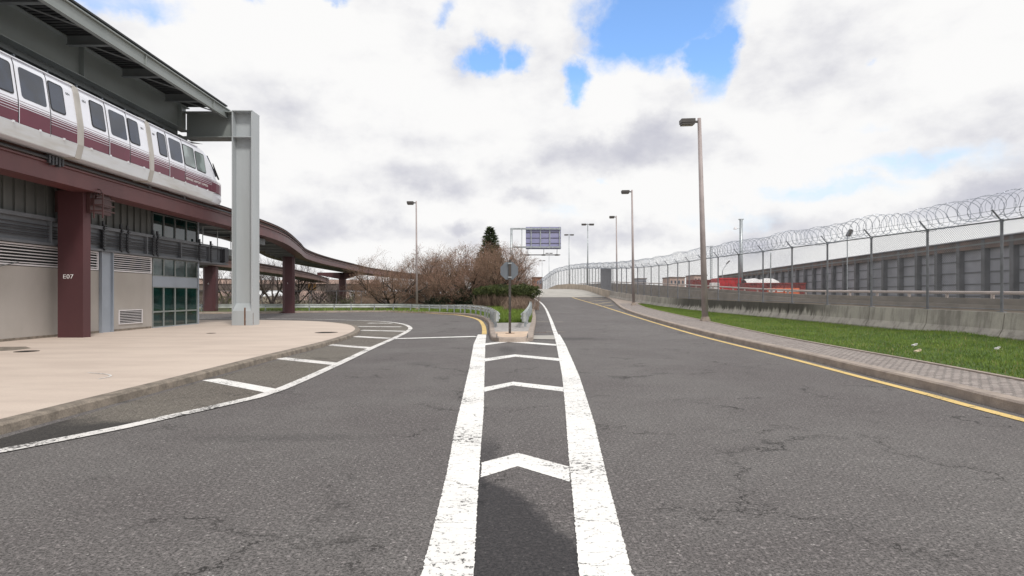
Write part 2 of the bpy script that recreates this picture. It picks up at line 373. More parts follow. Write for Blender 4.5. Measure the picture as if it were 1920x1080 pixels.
# ---------------------------------------------------------------- the lie of the land
def lerp_tab(tab, x):
    if x <= tab[0][0]: return tab[0][1]
    for (a, va), (b, vb) in zip(tab, tab[1:]):
        if x <= b: return va+(vb-va)*(x-a)/(b-a)
    return tab[-1][1]
ZT = [(22, 0), (30, .08), (40, .22), (50, .42), (60, .66), (70, .92), (80, 1.25), (88, 1.75), (98, 2.38), (108, 2.72), (118, 2.9), (128, 2.92), (140, 2.5), (155, 1.5), (170, .6), (190, .1), (400, 0)]
_z = np.array([lerp_tab(ZT, y) for y in range(0, 420)])
for _ in range(3): _z = np.convolve(np.pad(_z, 2, mode='edge'), np.ones(5)/5, 'valid')
def sm(a, b, x):
    t = max(0, min(1, (x-a)/(b-a))); return t*t*(3-2*t)
def zr(y):
    if y <= 0: return 0.
    if y >= 418: return 0.
    i = int(y); return float(_z[i]+(_z[i+1]-_z[i])*(y-i))
def g(x, y): return zr(y)*sm(-6, 1, x)*(1-sm(18, 26, x))
def at(px, py, off=0.):
    y = 2.5; last = None
    while y < 260:
        x = (px-HX)*y/F; pr = HY-(g(x, y)+off-CH)*F/y
        if pr <= py: break
        last = (y, pr); y += .25
    if last and last[1] > py: y = last[0]+(y-last[0])*(last[1]-py)/(last[1]-pr)
    return ((px-HX)*y/F, y)
def resample(pts, step):
    P_ = [Vector(p) for p in pts]; out = [P_[0]]; 
    for a, b in zip(P_, P_[1:]):
        n = max(1, int((b-a).length/step+.5)); out += [a+(b-a)*i/n for i in range(1, n+1)]
    return out
def smooth_path(pts, step=1.0):
    """Catmull-Rom through the points"""
    P_ = [Vector(p) for p in pts]; P_ = [P_[0]*2-P_[1]]+P_+[P_[-1]*2-P_[-2]]; out = []
    for i in range(1, len(P_)-2):
        a, b, c, d = P_[i-1:i+3]; n = max(1, int((c-b).length/step+.5))
        for k in range(n):
            t = k/n; out.append(.5*((2*b)+(c-a)*t+(2*a-5*b+4*c-d)*t*t+(3*b-a-3*c+d)*t**3))
    out.append(P_[-2]); return out
def drape(name, poly, off, mat, zf=g, step=1., skirt=0, parent=None, label=None, kind='structure', cat=None):
    bm = bmesh.new(); f = bm.faces.new([bm.verts.new((p[0], p[1], 0)) for p in poly])
    xs = [p[0] for p in poly]; ys = [p[1] for p in poly]
    for ax, lo, hi in ((0, min(xs), max(xs)), (1, min(ys), max(ys))):
        k = math.floor(lo/step)+1
        while k*step < hi:
            co = [0, 0, 0]; no = [0, 0, 0]; co[ax] = k*step; no[ax] = 1
            bmesh.ops.bisect_plane(bm, geom=bm.verts[:]+bm.edges[:]+bm.faces[:], plane_co=co, plane_no=no, dist=1e-5); k += 1
    for v in bm.verts: v.co.z = zf(v.co.x, v.co.y)+off
    bmesh.ops.recalc_face_normals(bm, faces=bm.faces)
    if sum(fc.normal.z for fc in bm.faces) < 0: bmesh.ops.reverse_faces(bm, faces=bm.faces)
    if skirt:
        be = [e for e in bm.edges if len(e.link_faces) == 1]
        r = bmesh.ops.extrude_edge_only(bm, edges=be)
        for v in r['geom']:
            if isinstance(v, bmesh.types.BMVert): v.co.z -= skirt
    me = bpy.data.meshes.new(name); bm.to_mesh(me); bm.free(); me.materials.append(mt(mat))
    o = bpy.data.objects.new(name, me); COL.objects.link(o)
    if parent is not None: o.parent = parent; 
    else: tag(o, label, cat, kind=kind)
    return o
# ---------------------------------------------------------------- ground
xs = [-1500, -700, -350, -200, -120]+list(range(-90, 62, 2))+[90, 140, 220, 400, 800, 1600]
ys = [-200, -80, -30]+list(range(-12, 202, 2))+[240, 300, 420, 700, 1200, 2200, 3800]
gm = MB(); gm.v = [(x, y, g(x, y)-.13) for y in ys for x in xs]; nx = len(xs)
gm.f = [(j*nx+i, j*nx+i+1, (j+1)*nx+i+1, (j+1)*nx+i) for j in range(len(ys)-1) for i in range(nx-1)]
me = bpy.data.meshes.new('ground'); me.from_pydata(gm.v, [], gm.f); me.materials.append(mt('soil')); o = bpy.data.objects.new('ground', me); COL.objects.link(o); tag(o, kind='structure', label='bare brown earth reaching to the horizon')
YEL = [(5.9, -8), (6.1, 2), (6.27, 7.14), (6.43, 8.8), (6.58, 10.86), (6.88, 14.7), (7.27, 21.85), (7.85, 30.6), (8.6, 43), (9.1, 55), (9.35, 68), (9.3, 81)]
KERB = [(6.15, -8), (6.35, 2), (6.52, 7.1), (6.7, 8.8), (6.85, 10.86), (7.15, 14.7), (7.55, 21.9), (8.12, 30.6), (8.75, 39), (9.6, 48), (10.7, 56), (12.3, 67), (13.35, 75), (13.75, 80)]
EDGE = [(7.5, -8), (7.7, 2), (7.9, 7.1), (8.08, 9.2), (8.35, 12), (8.75, 17.4), (9.45, 24), (10.0, 29.3), (10.7, 38), (11.5, 48), (12.3, 54), (12.9, 58)]
def barx(y):
    return lerp_tab([(-8, 17.0), (40, 13.85), (52, 13.87), (66, 13.95), (78, 14.0), (90, 14.0), (103, 13.8), (118, 12.9), (133, 11.3), (150, 10.3), (170, 8.8)], y)
def bartop(y):
    return lerp_tab([(-8, .93), (17, .99), (40, 1.24), (52, 1.38), (66, 1.75), (77, 2.1), (87, 2.62), (103, 3.45), (118, 3.95), (130, 3.98), (140, 3.55), (155, 2.55), (170, 1.6)], y)
kp = smooth_path([(x, y, 0) for x, y in KERB], 1.0); ep = smooth_path([(x, y, 0) for x, y in EDGE], 1.0); yp = smooth_path([(x, y, 0) for x, y in YEL], 1.0)
# carriageway
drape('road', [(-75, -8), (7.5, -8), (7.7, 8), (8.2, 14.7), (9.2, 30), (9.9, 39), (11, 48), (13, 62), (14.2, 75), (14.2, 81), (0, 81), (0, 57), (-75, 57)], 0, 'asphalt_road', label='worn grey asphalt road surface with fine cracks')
DKR = [(14.15, 80.9), (14.1, 90), (13.9, 103), (13.0, 118), (11.4, 133), (10.4, 150), (9.0, 168)]
DKL = [(3.6, 80.9), (3.7, 95), (3.9, 108), (3.9, 118), (3.2, 133), (2.2, 150), (.5, 168)]
drape('bridge_deck', DKR+DKL[::-1], .012, 'deck_concrete', label='pale concrete roadway over the crest of the ramp')
# left pavement
LK = [(-5.75, -8), (-5.5, 2), (-5.46, 6.3), (-5.46, 7.7), (-5.44, 9.7), (-5.44, 13.4), (-5.36, 17.9), (-5.62, 22), (-6.3, 25.4), (-7.7, 29.0), (-10.2, 32.2), (-13.5, 33.7), (-17.8, 34.1), (-40, 34.3)]
lk = smooth_path([(x, y, 0) for x, y in LK], .6)
mb = MB(); mb.sweep([(p.x, p.y, 0) for p in lk], [(0.03, -.1), (.0, .095), (-.03, .12), (-.2, .122), (-.2, -.1)]); 
tag(mb.build('pavement_kerb', 'kerb_stone'), 'weathered stone kerb round the pink concrete pavement', kind='structure')
inner = [(p.x-.2*(1 if p.y < 30 else 0)-(.05 if p.y < 30 else 0)*0, p.y-(.2 if p.y >= 30 else 0)) for p in lk]
drape('pavement', inner+[(-40, -8)], .12, 'sidewalk_concrete', step=4, label='pinkish concrete pavement beside the station', skirt=.1)
# right pavement : kerb, setts, edging, grass
mb = MB(); mb.sweep([(p.x, p.y, g(p.x, p.y)) for p in kp], [(-.0, -.1), (.02, .125), (.05, .15), (.24, .155), (.24, -.1)])
tag(mb.build('verge_kerb', 'kerb_pale'), 'tan stone kerb beside the yellow line', kind='structure')
def ribbon(name, A, B, mat, zf, offA, offB, label, nseg=3, kind='structure'):
    n = max(len(A), len(B)); mb = MB()
    def samp(P_, t):
        L = [0]; 
        for a, b in zip(P_, P_[1:]): L.append(L[-1]+(b-a).length)
        d = t*L[-1]
        for i in range(len(P_)-1):
            if d <= L[i+1] or i == len(P_)-2: u = (d-L[i])/max(1e-6, L[i+1]-L[i]); return P_[i]+(P_[i+1]-P_[i])*u
    m = n*1
    for j in range(m+1):
        a, b = samp(A, j/m), samp(B, j/m)
        for i in range(nseg+1):
            t = i/nseg; p = a+(b-a)*t; mb.v.append((p.x, p.y, zf(p.x, p.y, t) if zf else g(p.x, p.y)+offA+(offB-offA)*t))
    k = nseg+1
    mb.f = [(j*k+i, j*k+i+1, (j+1)*k+i+1, (j+1)*k+i) for j in range(m) for i in range(nseg)]
    return tag(mb.build(name, mat), label, kind=kind)
def byY(P_, ys_):
    t = [(p.y, p.x) for p in P_]; return [Vector((lerp_tab(t, y), y, 0)) for y in ys_]
ysr = list(np.arange(-8, 58.1, 1.0))
kA = [p+Vector((.24, 0, 0)) for p in byY(kp, ysr)]; eA = byY(ep, ysr)
ribbon('verge_paving', kA, eA, 'granite_setts', None, .15, .17, 'narrow strip of pale granite setts behind the kerb')
ysb = list(np.arange(58, 80.1, 1.0))
ribbon('walkway', [p+Vector((.24, 0, 0)) for p in byY(kp, ysb)], [Vector((barx(y)-.1, y, 0)) for y in ysb], 'kerb_pale', None, .15, .17, 'pale concrete walkway narrowing along the parapet')
mb = MB(); mb.sweep([(p.x, p.y, g(p.x, p.y)+.15) for p in eA], [(0, -.05), (0, .045), (.1, .045), (.1, -.05)]); tag(mb.build('lawn_edging', 'kerb_pale'), 'thin concrete edging between setts and grass', kind='structure')
def lawn_z(x, y, t): 
    b = bartop(y)-.82 - (.0); a = g(x, y)+.16; return a+(b-a)*(t**1.2) + .10*math.exp(-((y-19.3)/1.6)**2)*sm(.5, .9, t)*1.0
lA = [p+Vector((.1, 0, 0)) for p in eA]; lB = [Vector((barx(y)-.02, y, 0)) for y in ysr]
ribbon('lawn', lA, lB, 'turf', lambda x, y, t: lawn_z(x, y, t), 0, 0, 'green lawn strip rising to the concrete barrier', nseg=8)
# ---------------------------------------------------------------- markings
jr = random.Random(4)
def mark(name, px, off, mat, label):
    P_ = [Vector(at(*p)) for p in px]; out = []
    for a, b in zip(P_, P_[1:]+P_[:1]):
        n = max(1, min(260, int((b-a).length/(.018 if min(a.y, b.y) < 6 else .05)))); out += [a+(b-a)*i/n+(Vector((jr.gauss(0, .0028), jr.gauss(0, .002))) if i else Vector((0, 0))) for i in range(n)]
    return drape(name, [tuple(p) for p in out], off, mat, label=label)
mark('left_gore_line', [(690, 1400), (790, 1080), (837, 893), (851.6, 812), (880, 690), (888, 645.5), (896, 627.5), (912, 627.5), (910, 645.5), (908.5, 700), (907, 769), (901, 850), (895, 944), (888, 1080), (862, 1400)], .008, 'white_paint', 'broad white line on the left of the chevrons')
mark('right_gore_line', [(1115, 1400), (1086, 1080), (1075, 944), (1066.6, 860), (1060, 769), (1054, 705), (1043, 645.5), (1038.5, 627.5), (1049.6, 627.5), (1060, 645.5), (1086, 705), (1113.5, 790), (1139, 901), (1186, 1080), (1272, 1400)], .008, 'white_paint', 'broad white line on the right of the chevrons')
CH4 = [((903, 868), (972, 850), (1068, 876), (1068, 904), (970, 875), (902, 896)), ((908, 726.5), (962, 716), (1056, 726.5), (1056, 734.5), (961, 723), (908, 735)),
       ((909, 672), (966, 664.7), (1048, 672), (1049, 677), (966.5, 669), (909, 678)), ((910, 644), (954, 638.5), (1043, 645.5), (1043, 648.5), (953, 641.5), (909, 647.5))]
for q, nm in zip(CH4, ('nearest', 'second', 'third', 'farthest')): mark('chevron_marking', q, .004, 'white_paint', nm+' white chevron painted between the two broad lines')
lane = smooth_path([(*at(1043, 629), 0), (*at(1030.5, 595), 0), (*at(1022, 577), 0), (*at(1012.5, 566.5), 0), (*at(1001, 559), 0)], 1.)
def line(name, pth, wd, off, mat, label, zf=g):
    mb = MB()
    pth = [Vector((p[0], p[1], 0)) for p in pth]
    P2 = []
    for a, b in zip(pth, pth[1:]):        # break at every metre so that it lies on the road sheet
        n = max(1, int((b-a).length/.5)); P2 += [a+(b-a)*i/n for i in range(n)]
    P2.append(pth[-1]); 
    mb.sweep([(p.x, p.y, 0) for p in P2], [(-wd/2, 0), (0, 0), (wd/2, 0)], cap=False)
    mb.v = [(x, y, zf(x, y)+off) for x, y, z in mb.v]
    return tag(mb.build(name, mat), label, kind='structure')
line('lane_line', lane, .17, .014, 'white_paint', 'thin white edge line curving up the ramp')
EL = [(-6.6, 2), (-5.6, 4.4), (-4.86, 5.65), (-4.34, 6.68), (-4.11, 7.37), (-3.79, 8.29), (-3.6, 9.32), (-3.66, 12.7), (-3.83, 17), (-3.89, 19.6), (-4.1, 24.6), (-4.55, 28), (-5.65, 31.7), (-7.35, 34.6), (-9.85, 36.4), (-13.8, 38.2), (-20, 39.0), (-30, 39.3)]
el = smooth_path([(x, y, 0) for x, y in EL], .5)
line('edge_line', el, .19, .012, 'white_paint_worn', 'worn white edge line curving round the left pavement')
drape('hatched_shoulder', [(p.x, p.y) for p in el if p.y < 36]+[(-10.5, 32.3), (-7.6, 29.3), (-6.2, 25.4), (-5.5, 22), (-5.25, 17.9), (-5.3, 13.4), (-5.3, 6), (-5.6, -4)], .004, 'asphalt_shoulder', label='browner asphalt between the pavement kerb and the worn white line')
for (a, b, wd), nm in zip((((395, 712), (512, 734), .3), ((524, 672), (632, 683), .36), ((607, 646), (697, 653), .4), ((663, 631), (732, 635), .45), ((678, 619.5), (765, 621.5), .45), ((672, 612.5), (752, 613), .45), ((690, 606), (735, 606.3), .5)), ('nearest', 'second nearest', 'third', 'fourth', 'fifth', 'sixth', 'farthest')):
    line('hatch_bar', [at(*a), at(*b)], wd, .008, 'white_paint_worn' if nm != 'nearest' else 'white_paint', nm+' short white bar between the left kerb and the curved edge line')
line('give_way_bar', [at(735, 636), at(893, 631.5)], .42, .016, 'white_paint', 'long thin white bar across the left lane')
line('yellow_line', [p+Vector((-.02, 0, 0)) for p in yp], .16, .008, 'yellow_paint', 'yellow edge line along the right kerb')
for a, b in (((1082, 557.6), (1118, 556.3)), ((1092.6, 561.5), (1130, 560)), ((1103, 565.4), (1140, 562.8)), ((1113, 570.6), (1146, 566.7)), ((1127, 575), (1150, 572.4))):
    line('yellow_hatch', [at(*a), at(*b)], .3, .02, 'yellow_paint_faded', 'faded yellow hatch bar beside the ramp kerb')
for a, b in (((1006, 603.5), (1056, 603.7)), ((1024, 622.5), (1059, 622.6))): line('joint_line', [at(*a), at(*b)], .12, .01, 'tan_concrete', 'pale sealed joint across the ramp lane')
drape('repair_patch', [at(1001, 629.5), at(1038, 629), at(1042, 637), at(1000, 636)], .012, 'deck_concrete', label='bluish pale repair patch beside the island nose')
# far left kerb, island
NK = [(-26, 49.6, 0), (-18.6, 52, 0), (-11.2, 54.4, 0), (-6.4, 50.5, 0), (-4.6, 46.5, 0), (-2.75, 41.5, 0), (-1.4, 35.2, 0), (-.85, 29.5, 0), (-.66, 24, 0), (-.53, 20.6, 0), (-.42, 19.5, 0), (-.2, 19.05, 0)]
nk = smooth_path([(-75, 49.0, 0)]+NK, .6)
RK = [(-.2, 19.05, 0), (.35, 19.0, 0), (.75, 19.1, 0), (.93, 19.6, 0), (1.03, 21, 0), (1.2, 24, 0), (1.55, 29.5, 0), (1.9, 36, 0), (2.35, 47, 0), (2.9, 60, 0), (3.4, 72, 0), (3.6, 82, 0)]
rk = smooth_path(RK, .5)
allk = nk+rk[1:]
kz = lambda p: g(p.x, p.y)
mb = MB(); mb.sweep([(p.x, p.y, kz(p)) for p in allk], [(0, -.1), (-.02, .12), (-.05, .15), (-.22, .152), (-.22, -.1)])
tag(mb.build('island_kerb', 'kerb_pale'), 'pale concrete kerb wrapping round the island nose', kind='structure')
ny = [p for p in nk if p.x > -22 and p.y > 22]
line('island_yellow_line', smooth_path([(*at(*q), 0) for q in ((380, 588.5), (470, 587.5), (560, 586.3), (640, 585), (723, 585.2), (800, 587.3), (850, 590.3), (880, 594.5), (898, 600.5), (905.5, 609), (908, 618), (908, 627.5))], .5), .19, .01, 'yellow_paint', 'yellow line following the island kerb on the left road')
def off(P_, d):
    out = []
    for i, p in enumerate(P_):
        t = P_[min(i+1, len(P_)-1)]-P_[max(i-1, 0)]; t.normalize(); out.append((p.x-t.y*d, p.y+t.x*d))
    return out
ins = off(allk, .2)
nose = [p for p in ins if p[1] < 22.4 and p[0] > -3]
drape('island_nose', nose, .15, 'nose_concrete', label='tan concrete nose of the traffic island')
yl = [p for p in ins if 22.4 <= p[1] < 28.6 and -3 < p[0] < .3]; yr = [p for p in ins if 22.4 <= p[1] < 28.6 and p[0] > .3]
drape('island_paving', yl+[nose[0]]+[nose[-1]]+yr, .149, 'pavers', label='grey paved strip between the two guardrail ends')
yl = [p for p in ins if (p[1] >= 28.6 and p[0] < 0)]; yr = [p for p in ins if p[1] >= 28.6 and p[0] > .8]
drape('island_grass', yl+[(.05-.8, 28.55), (1.3, 28.55)]+yr+[(3.4, 84), (-75, 84)], .13, 'dry_turf', step=2, label='rough grass on the island behind the guardrails')
# ---------------------------------------------------------------- grass
def blades(name, pts, h0, h1, wd, mat, label, seed):
    rs = np.random.RandomState(seed); n = len(pts); P0 = np.array(pts)
    a = rs.rand(n)*6.283; h = h0+(h1-h0)*rs.rand(n); ww = wd*(.6+.8*rs.rand(n)); lean = rs.randn(n, 2)*.35*h[:, None]
    dx = np.cos(a)*ww/2; dy = np.sin(a)*ww/2
    v = np.empty((n, 3, 3)); v[:, 0] = P0+np.c_[dx, dy, -.01*np.ones(n)]; v[:, 1] = P0-np.c_[dx, dy, .01*np.ones(n)]; v[:, 2] = P0+np.c_[lean, h]
    me = bpy.data.meshes.new(name); me.vertices.add(3*n); me.vertices.foreach_set('co', v.ravel()); me.loops.add(3*n); me.loops.foreach_set('vertex_index', np.arange(3*n, dtype=np.int32))
    me.polygons.add(n); me.polygons.foreach_set('loop_start', np.arange(0, 3*n, 3, dtype=np.int32)); me.update(calc_edges=True); me.validate()
    me.materials.append(mt(mat)); o = bpy.data.objects.new(name, me); COL.objects.link(o); tag(o, label, 'grass', kind='stuff'); return o
rs = random.Random(3)
def lawn_pts(n, pale=False):
    out = []; et = [(p.y, p.x) for p in ep]
    while len(out) < n:
        y = 6+50*rs.random()**1.7; a = lerp_tab(et, y)+.12; b = barx(y)-.04; t = rs.random(); x = a+(b-a)*t
        if pale:
            if mnoise.noise(Vector((x*.45, y*.45, 3))) < .12: continue
        out.append((x, y, lawn_z(x, y, t)))
    return out
blades('lawn_grass', lawn_pts(110000), .03, .085, .014, 'grass_blade', 'short bright green grass on the verge', 1)
blades('pale_grass', lawn_pts(9000, True), .05, .11, .02, 'grass_blade_pale', 'paler yellow green tufts in the verge grass', 2)
blades('straw_blades', lawn_pts(5000), .03, .1, .016, 'straw', 'dead straw among the verge grass', 9)
pts = []
while len(pts) < 26000:
    y = 28.6+34*rs.random()**1.3; xa = lerp_tab([(28.6, -.6), (35, -1.2), (41, -2.4), (46, -4.4), (50, -6.2), (54, -11), (54.5, -26)], y); xb = lerp_tab([(p.y, p.x) for p in rk], y)-.3
    if y > 54: xa = -26
    x = xa+.3+(xb-xa-.3)*rs.random(); pts.append((x, y, g(x, y)+.12))
blades('island_grass_blades', pts, .08, .3, .04, 'grass_blade', 'taller green grass behind the curved guardrail', 5)
for i, (x, y) in enumerate(((8.96+.6, 13.6), (10.6, 15.2), (11.9, 14.2))):
    mb = MB(); z = lawn_z(x, y, .25)+.07
    mb.obox((x, y, z), Vector((.9, .4, .1)).normalized(), Vector((-.4, .9, 0)).normalized(), (0, 0, 1), .085-.02*i, .035, .015); mb.obox((x+.05, y, z+.03), (.8, .6, 0), (-.6, .8, 0), (0, 0, 1), .04, .025, .01)
    tag(mb.build('litter', 'litter' if i == 0 else 'white_tarp'), ('largest scrap of tan litter lying on the lawn', 'white scrap of litter in the middle of the lawn', 'smallest white litter scrap towards the barrier')[i], 'litter')
#%%PART2
# ================================================================ station building (left)
WX = -15.2
bld = empty('station_building', (WX-4, 17, 0), 'grey station building with louvres and green glazing under the monorail', 'building')
MB().box(WX-9, WX, -6, 25.26, .0, 2.44).build('wall', 'wall_concrete', bld)
MB().box(WX-9, WX-.25, -6, 25.26, 2.44, 3.25).build('louvre_recess', 'louvre_gap', bld)
band = MB().box(WX-9, WX+.05, -6, 31.8, 3.25, 3.98).box(WX-9, WX+.2, -6, 31.8, 3.98, 4.1).box(WX-9, WX+.2, -6, 31.8, 3.17, 3.25)
for y in np.arange(-4, 31, 2.6): band.box(WX+.05, WX+.19, y, y+.05, 3.25, 3.98)
band.build('edge_girder', 'girder_grey', bld)
rp = MB().box(WX-9, WX-.02, -6, 25.2, 4.1, 5.9)
y = -5.8
while y < 25.1: rp.box(WX-.02, WX+.05, y, y+.07, 4.1, 5.9); y += .42
rp.build('ribbed_panel', 'rib_panel', bld)
MB().box(WX, WX+.03, 21.95, 22.62, .12, 3.17).box(WX+.03, WX+.12, 21.95, 21.99, .12, 3.17).box(WX+.03, WX+.12, 22.58, 22.62, .12, 3.17).build('pilaster', 'steel_blue', bld)
MB().box(WX, WX+.012, 16.7, 16.76, .1, 2.44).build('wall_joint', 'steel_grey_dark', bld)
MB().box(WX, WX+.008, -6, 25.2, .1, .2).build('wall_base_stain', 'kerb_stone', bld)
def louvre(y0, y1, z0, z1, n):
    m = MB().box(WX-.02, WX+.03, y0, y1, z0, z0+.05).box(WX-.02, WX+.03, y0, y1, z1-.05, z1).box(WX-.02, WX+.03, y0, y0+.05, z0+.05, z1-.05).box(WX-.02, WX+.03, y1-.05, y1, z0+.05, z1-.05)
    p = m.build('louvre', 'louvre_white', bld); s = MB()
    for k in range(n):
        z = z0+.05+(z1-z0-.1)*(k+.5)/n; h = (z1-z0-.1)/n*.15
        s.box(WX-.03, WX+.02, y0+.05, y1-.05, z-h, z+h)
    b = s.build('slat_bank', 'louvre_white', p)
    MB().box(WX-.08, WX-.06, y0+.05, y1-.05, z0+.05, z1-.05).build('dark_backing', 'louvre_gap', p)
for a, b in ((5, 8.9), (8.95, 12.85), (12.9, 16.68), (16.78, 21.9)): louvre(a, b, 2.46, 3.15, 6)
louvre(22.68, 25.2, 2.46, 3.15, 7)
# small wall vent stands proud of the wall
v = MB().box(WX, WX+.04, 23.05, 24.55, .38, .42).box(WX, WX+.04, 23.05, 24.55, .91, .95).box(WX, WX+.04, 23.05, 23.09, .42, .91).box(WX, WX+.04, 24.51, 24.55, .42, .91)
v = v.build('wall_vent', 'louvre_white', bld); s = MB()
MB().box(WX+.002, WX+.006, 23.09, 24.51, .42, .91).build('dark_backing', 'louvre_gap', v)
for k in range(7): z = .455+k*.066; s.box(WX+.006, WX+.035, 23.09, 24.51, z, z+.02)
s.build('slat_bank', 'louvre_white', v)
# glazing
MY = [25.28, 26.1, 27.0, 27.95, 28.95]; 
def window(y0, y1, z0, z1, fr=.03):
    f = MB().box(WX-.06, WX+.03, y0, y1, z0, z0+fr).box(WX-.06, WX+.03, y0, y1, z1-fr, z1).box(WX-.06, WX+.03, y0, y0+fr, z0+fr, z1-fr).box(WX-.06, WX+.03, y1-fr, y1, z0+fr, z1-fr).build('window', 'steel_grey_green' if z0 < 4 else 'steel_grey_dark', bld)
    MB().box(WX-.03, WX-.01, y0+fr, y1-fr, z0+fr, z1-fr).build('pane', 'green_glass', f)
for a, b in zip(MY, MY[1:]):
    for z0, z1 in ((.14, .81), (.815, 1.9), (2.37, 3.16), (4.11, 5.1)): window(a+.003, b-.003, z0, z1)
MB().box(WX-.05, WX+.02, 25.28, 28.95, 1.905, 2.365).build('spandrel_panel', 'steel_blue', bld)
MB().box(WX-9, WX-.1, 25.28, 28.93, 0, 3.17).box(WX-9, WX-.1, 25.28, 28.93, 4.1, 5.9).box(WX-.1, WX+.02, 25.28, 28.95, 5.1, 5.9).build('dark_interior', 'soffit_dark', bld)
MB().box(WX-9, WX+.05, 28.953, 29.06, .1, 3.17).box(WX-9, WX+.05, 28.953, 29.06, 4.1, 5.9).build('end_wall', 'steel_blue', bld)
MB().box(WX, WX+.035, 25.28, 28.95, .1, .139).build('sill', 'steel_blue', bld)
# conduits on the girder
for z in (3.42, 3.5, 3.6, 3.68, 3.8): MB().tube([(WX+.12, -5, z), (WX+.12, 29.6, z)], .018, 5).build('conduit', 'pipe_dark', bld)
for y in (13.6, 15.55, 15.9, 21.9, 22.9, 23.3, 25.0, 25.3, 28.8, 29.9):
    mb = MB().box(WX+.14, WX+.2, y, y+.1, 3.2, 4.3)
    for k in range(9): mb.box(WX+.2, WX+.26, y-.04, y+.14, 3.25+k*.11, 3.28+k*.11)
    mb.build('conduit_bracket', 'pipe_dark', bld)
MB().tube([(WX+.06, 16.8, .2), (WX+.06, 16.8, 5.0)], .03, 6).build('drain_pipe', 'pipe_dark', bld)
MB().box(WX+.05, WX+.3, 31.2, 31.6, 3.3, 4.0).tube([(WX+.2, 30.6, 4.05), (WX+.2, 30.6, 3.4), (WX+.2, 31.0, 3.4), (WX+.2, 31.0, 4.05)], .02, 5).build('junction_box', 'pipe_dark', bld)
# dark train hall behind the cars
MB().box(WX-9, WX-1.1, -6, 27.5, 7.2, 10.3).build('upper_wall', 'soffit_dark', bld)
cm = empty('security_camera', (WX+.1, 16.95, 2.3), 'small white security camera on the wall beside the maroon column', 'camera')
MB().obox((WX+.22, 17.0, 2.28), (.75, -.6, -.2), (.6, .8, 0), (.15, -.1, 1), .14, .05, .05).build('camera_body', 'louvre_white', cm)
MB().tube([(WX+.05, 16.9, 2.4), (WX+.16, 17.02, 2.33)], .02).tube([(WX+.15, 17.1, 2.3), (WX+.1, 18.2, 2.55)], .015).build('camera_arm', 'steel_grey_dark', cm)
# ---------------------------------------------------------------- canopy
cn = empty('station_canopy', (-15.2, 17, 9.3), 'long grey steel canopy roof over the train', 'canopy')
MB().box(-15.24, -15.18, -6, 27.9, 9.32, 10.38).box(-15.4, -15.0, -6, 27.9, 9.28, 9.32).box(-15.4, -15.0, -6, 27.9, 10.38, 10.42).box(-15.18, -15.0, 20.9, 20.94, 9.32, 10.38).box(-15.18, -15.0, 27.2, 27.24, 9.32, 10.38).build('main_girder', 'steel_grey_green', cn)
MB().box(-13.24, -13.2, -6, 28.05, 9.95, 10.34).box(-13.3, -13.12, -6, 28.05, 10.34, 10.38).box(-13.3, -13.14, -6, 28.05, 9.92, 9.95).box(-13.2, -13.15, 21.5, 21.54, 9.95, 10.34).box(-13.2, -13.15, 26.5, 26.54, 9.95, 10.34).build('fascia', 'steel_grey_green', cn)
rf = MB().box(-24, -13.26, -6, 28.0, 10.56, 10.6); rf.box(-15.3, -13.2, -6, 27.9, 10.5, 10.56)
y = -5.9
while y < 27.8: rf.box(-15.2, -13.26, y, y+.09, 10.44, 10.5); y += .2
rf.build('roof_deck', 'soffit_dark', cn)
br = MB()
for y in (5.6, 8.5, 11.4, 14.3, 17.2, 20.1, 23.0, 25.9):
    br.box(-15.0, -13.24, y, y+.04, 10.12, 10.42).box(-15.0, -13.24, y-.06, y+.1, 10.08, 10.12)
    br.tube([(-15.0, y+.3, 10.4), (-13.3, y+2.6, 10.2)], .03, 5)
br.build('bracket', 'steel_grey_dark', cn)
MB().box(-16.6, -15.4, -6, 27.6, 9.1, 9.28).box(-16.2, -15.5, -6, 27.6, 8.75, 8.8).build('platform_lintel', 'steel_grey_dark', cn)
for y in np.arange(13, 27.5, 1.35): MB().box(-15.5, -15.42, y, y+.06, 8.0, 9.28).build('guide_post', 'steel_blue', cn)
MB().face([(-15.5, 27.6, 8.9), (-14.6, 28.4, 8.85), (-15.5, 28.4, 8.9), (-15.6, 27.6, 8.95)]).box(-15.6, -15.1, 27.2, 27.9, 8.6, 9.0).build('end_plate', 'steel_grey_dark', cn)
# ---------------------------------------------------------------- portal frame
X0, X1, YF, YB = -12.86, -11.9, 27.6, 28.42; YM = 28.0
pf = empty('steel_portal', (-12.4, 28, .12), 'tall pale grey steel H column with a beam reaching back to the canopy', 'column')
c = MB().box(X1-.05, X1, YF, YB, .12, 10.2).box(X0, X0+.05, YF, YB, .12, 10.2).box(X0+.05, X1-.05, YM-.03, YM+.03, .12, 10.2)
c.build('column', 'steel_pale', pf)
MB().box(X0+.05, X1-.05, YF-.01, YM-.03, .12, .8).face([(X0+.05, YF-.01, .8), (X1-.05, YF-.01, .8), (X1-.05, YM-.03, 1.15), (X0+.05, YM-.03, 1.15)]).build('base_cover', 'steel_pale', pf)
MB().box(X0+.05, X1-.05, YF+.01, YM-.03, 8.98, 9.02).build('stiffener', 'steel_pale', pf); MB().box(X0, X1, YF-.02, YB+.02, 10.2, 10.24).build('cap_plate', 'steel_pale', pf)
MB().box(-15.18, X0, YM-.03, YM+.03, 9.03, 10.17).box(-15.18, X0, YF+.02, YB-.02, 8.98, 9.03).box(-15.18, X0, YF+.02, YB-.02, 10.17, 10.2).build('cross_beam', 'steel_grey_green', pf)
MB().box(X1-.36, X1-.3, YF-.03, YF-.012, .12, .95).box(X1+.0, X1+.006, YF+.1, YF+.13, .15, .7).build('rust_streak', 'rust', pf)
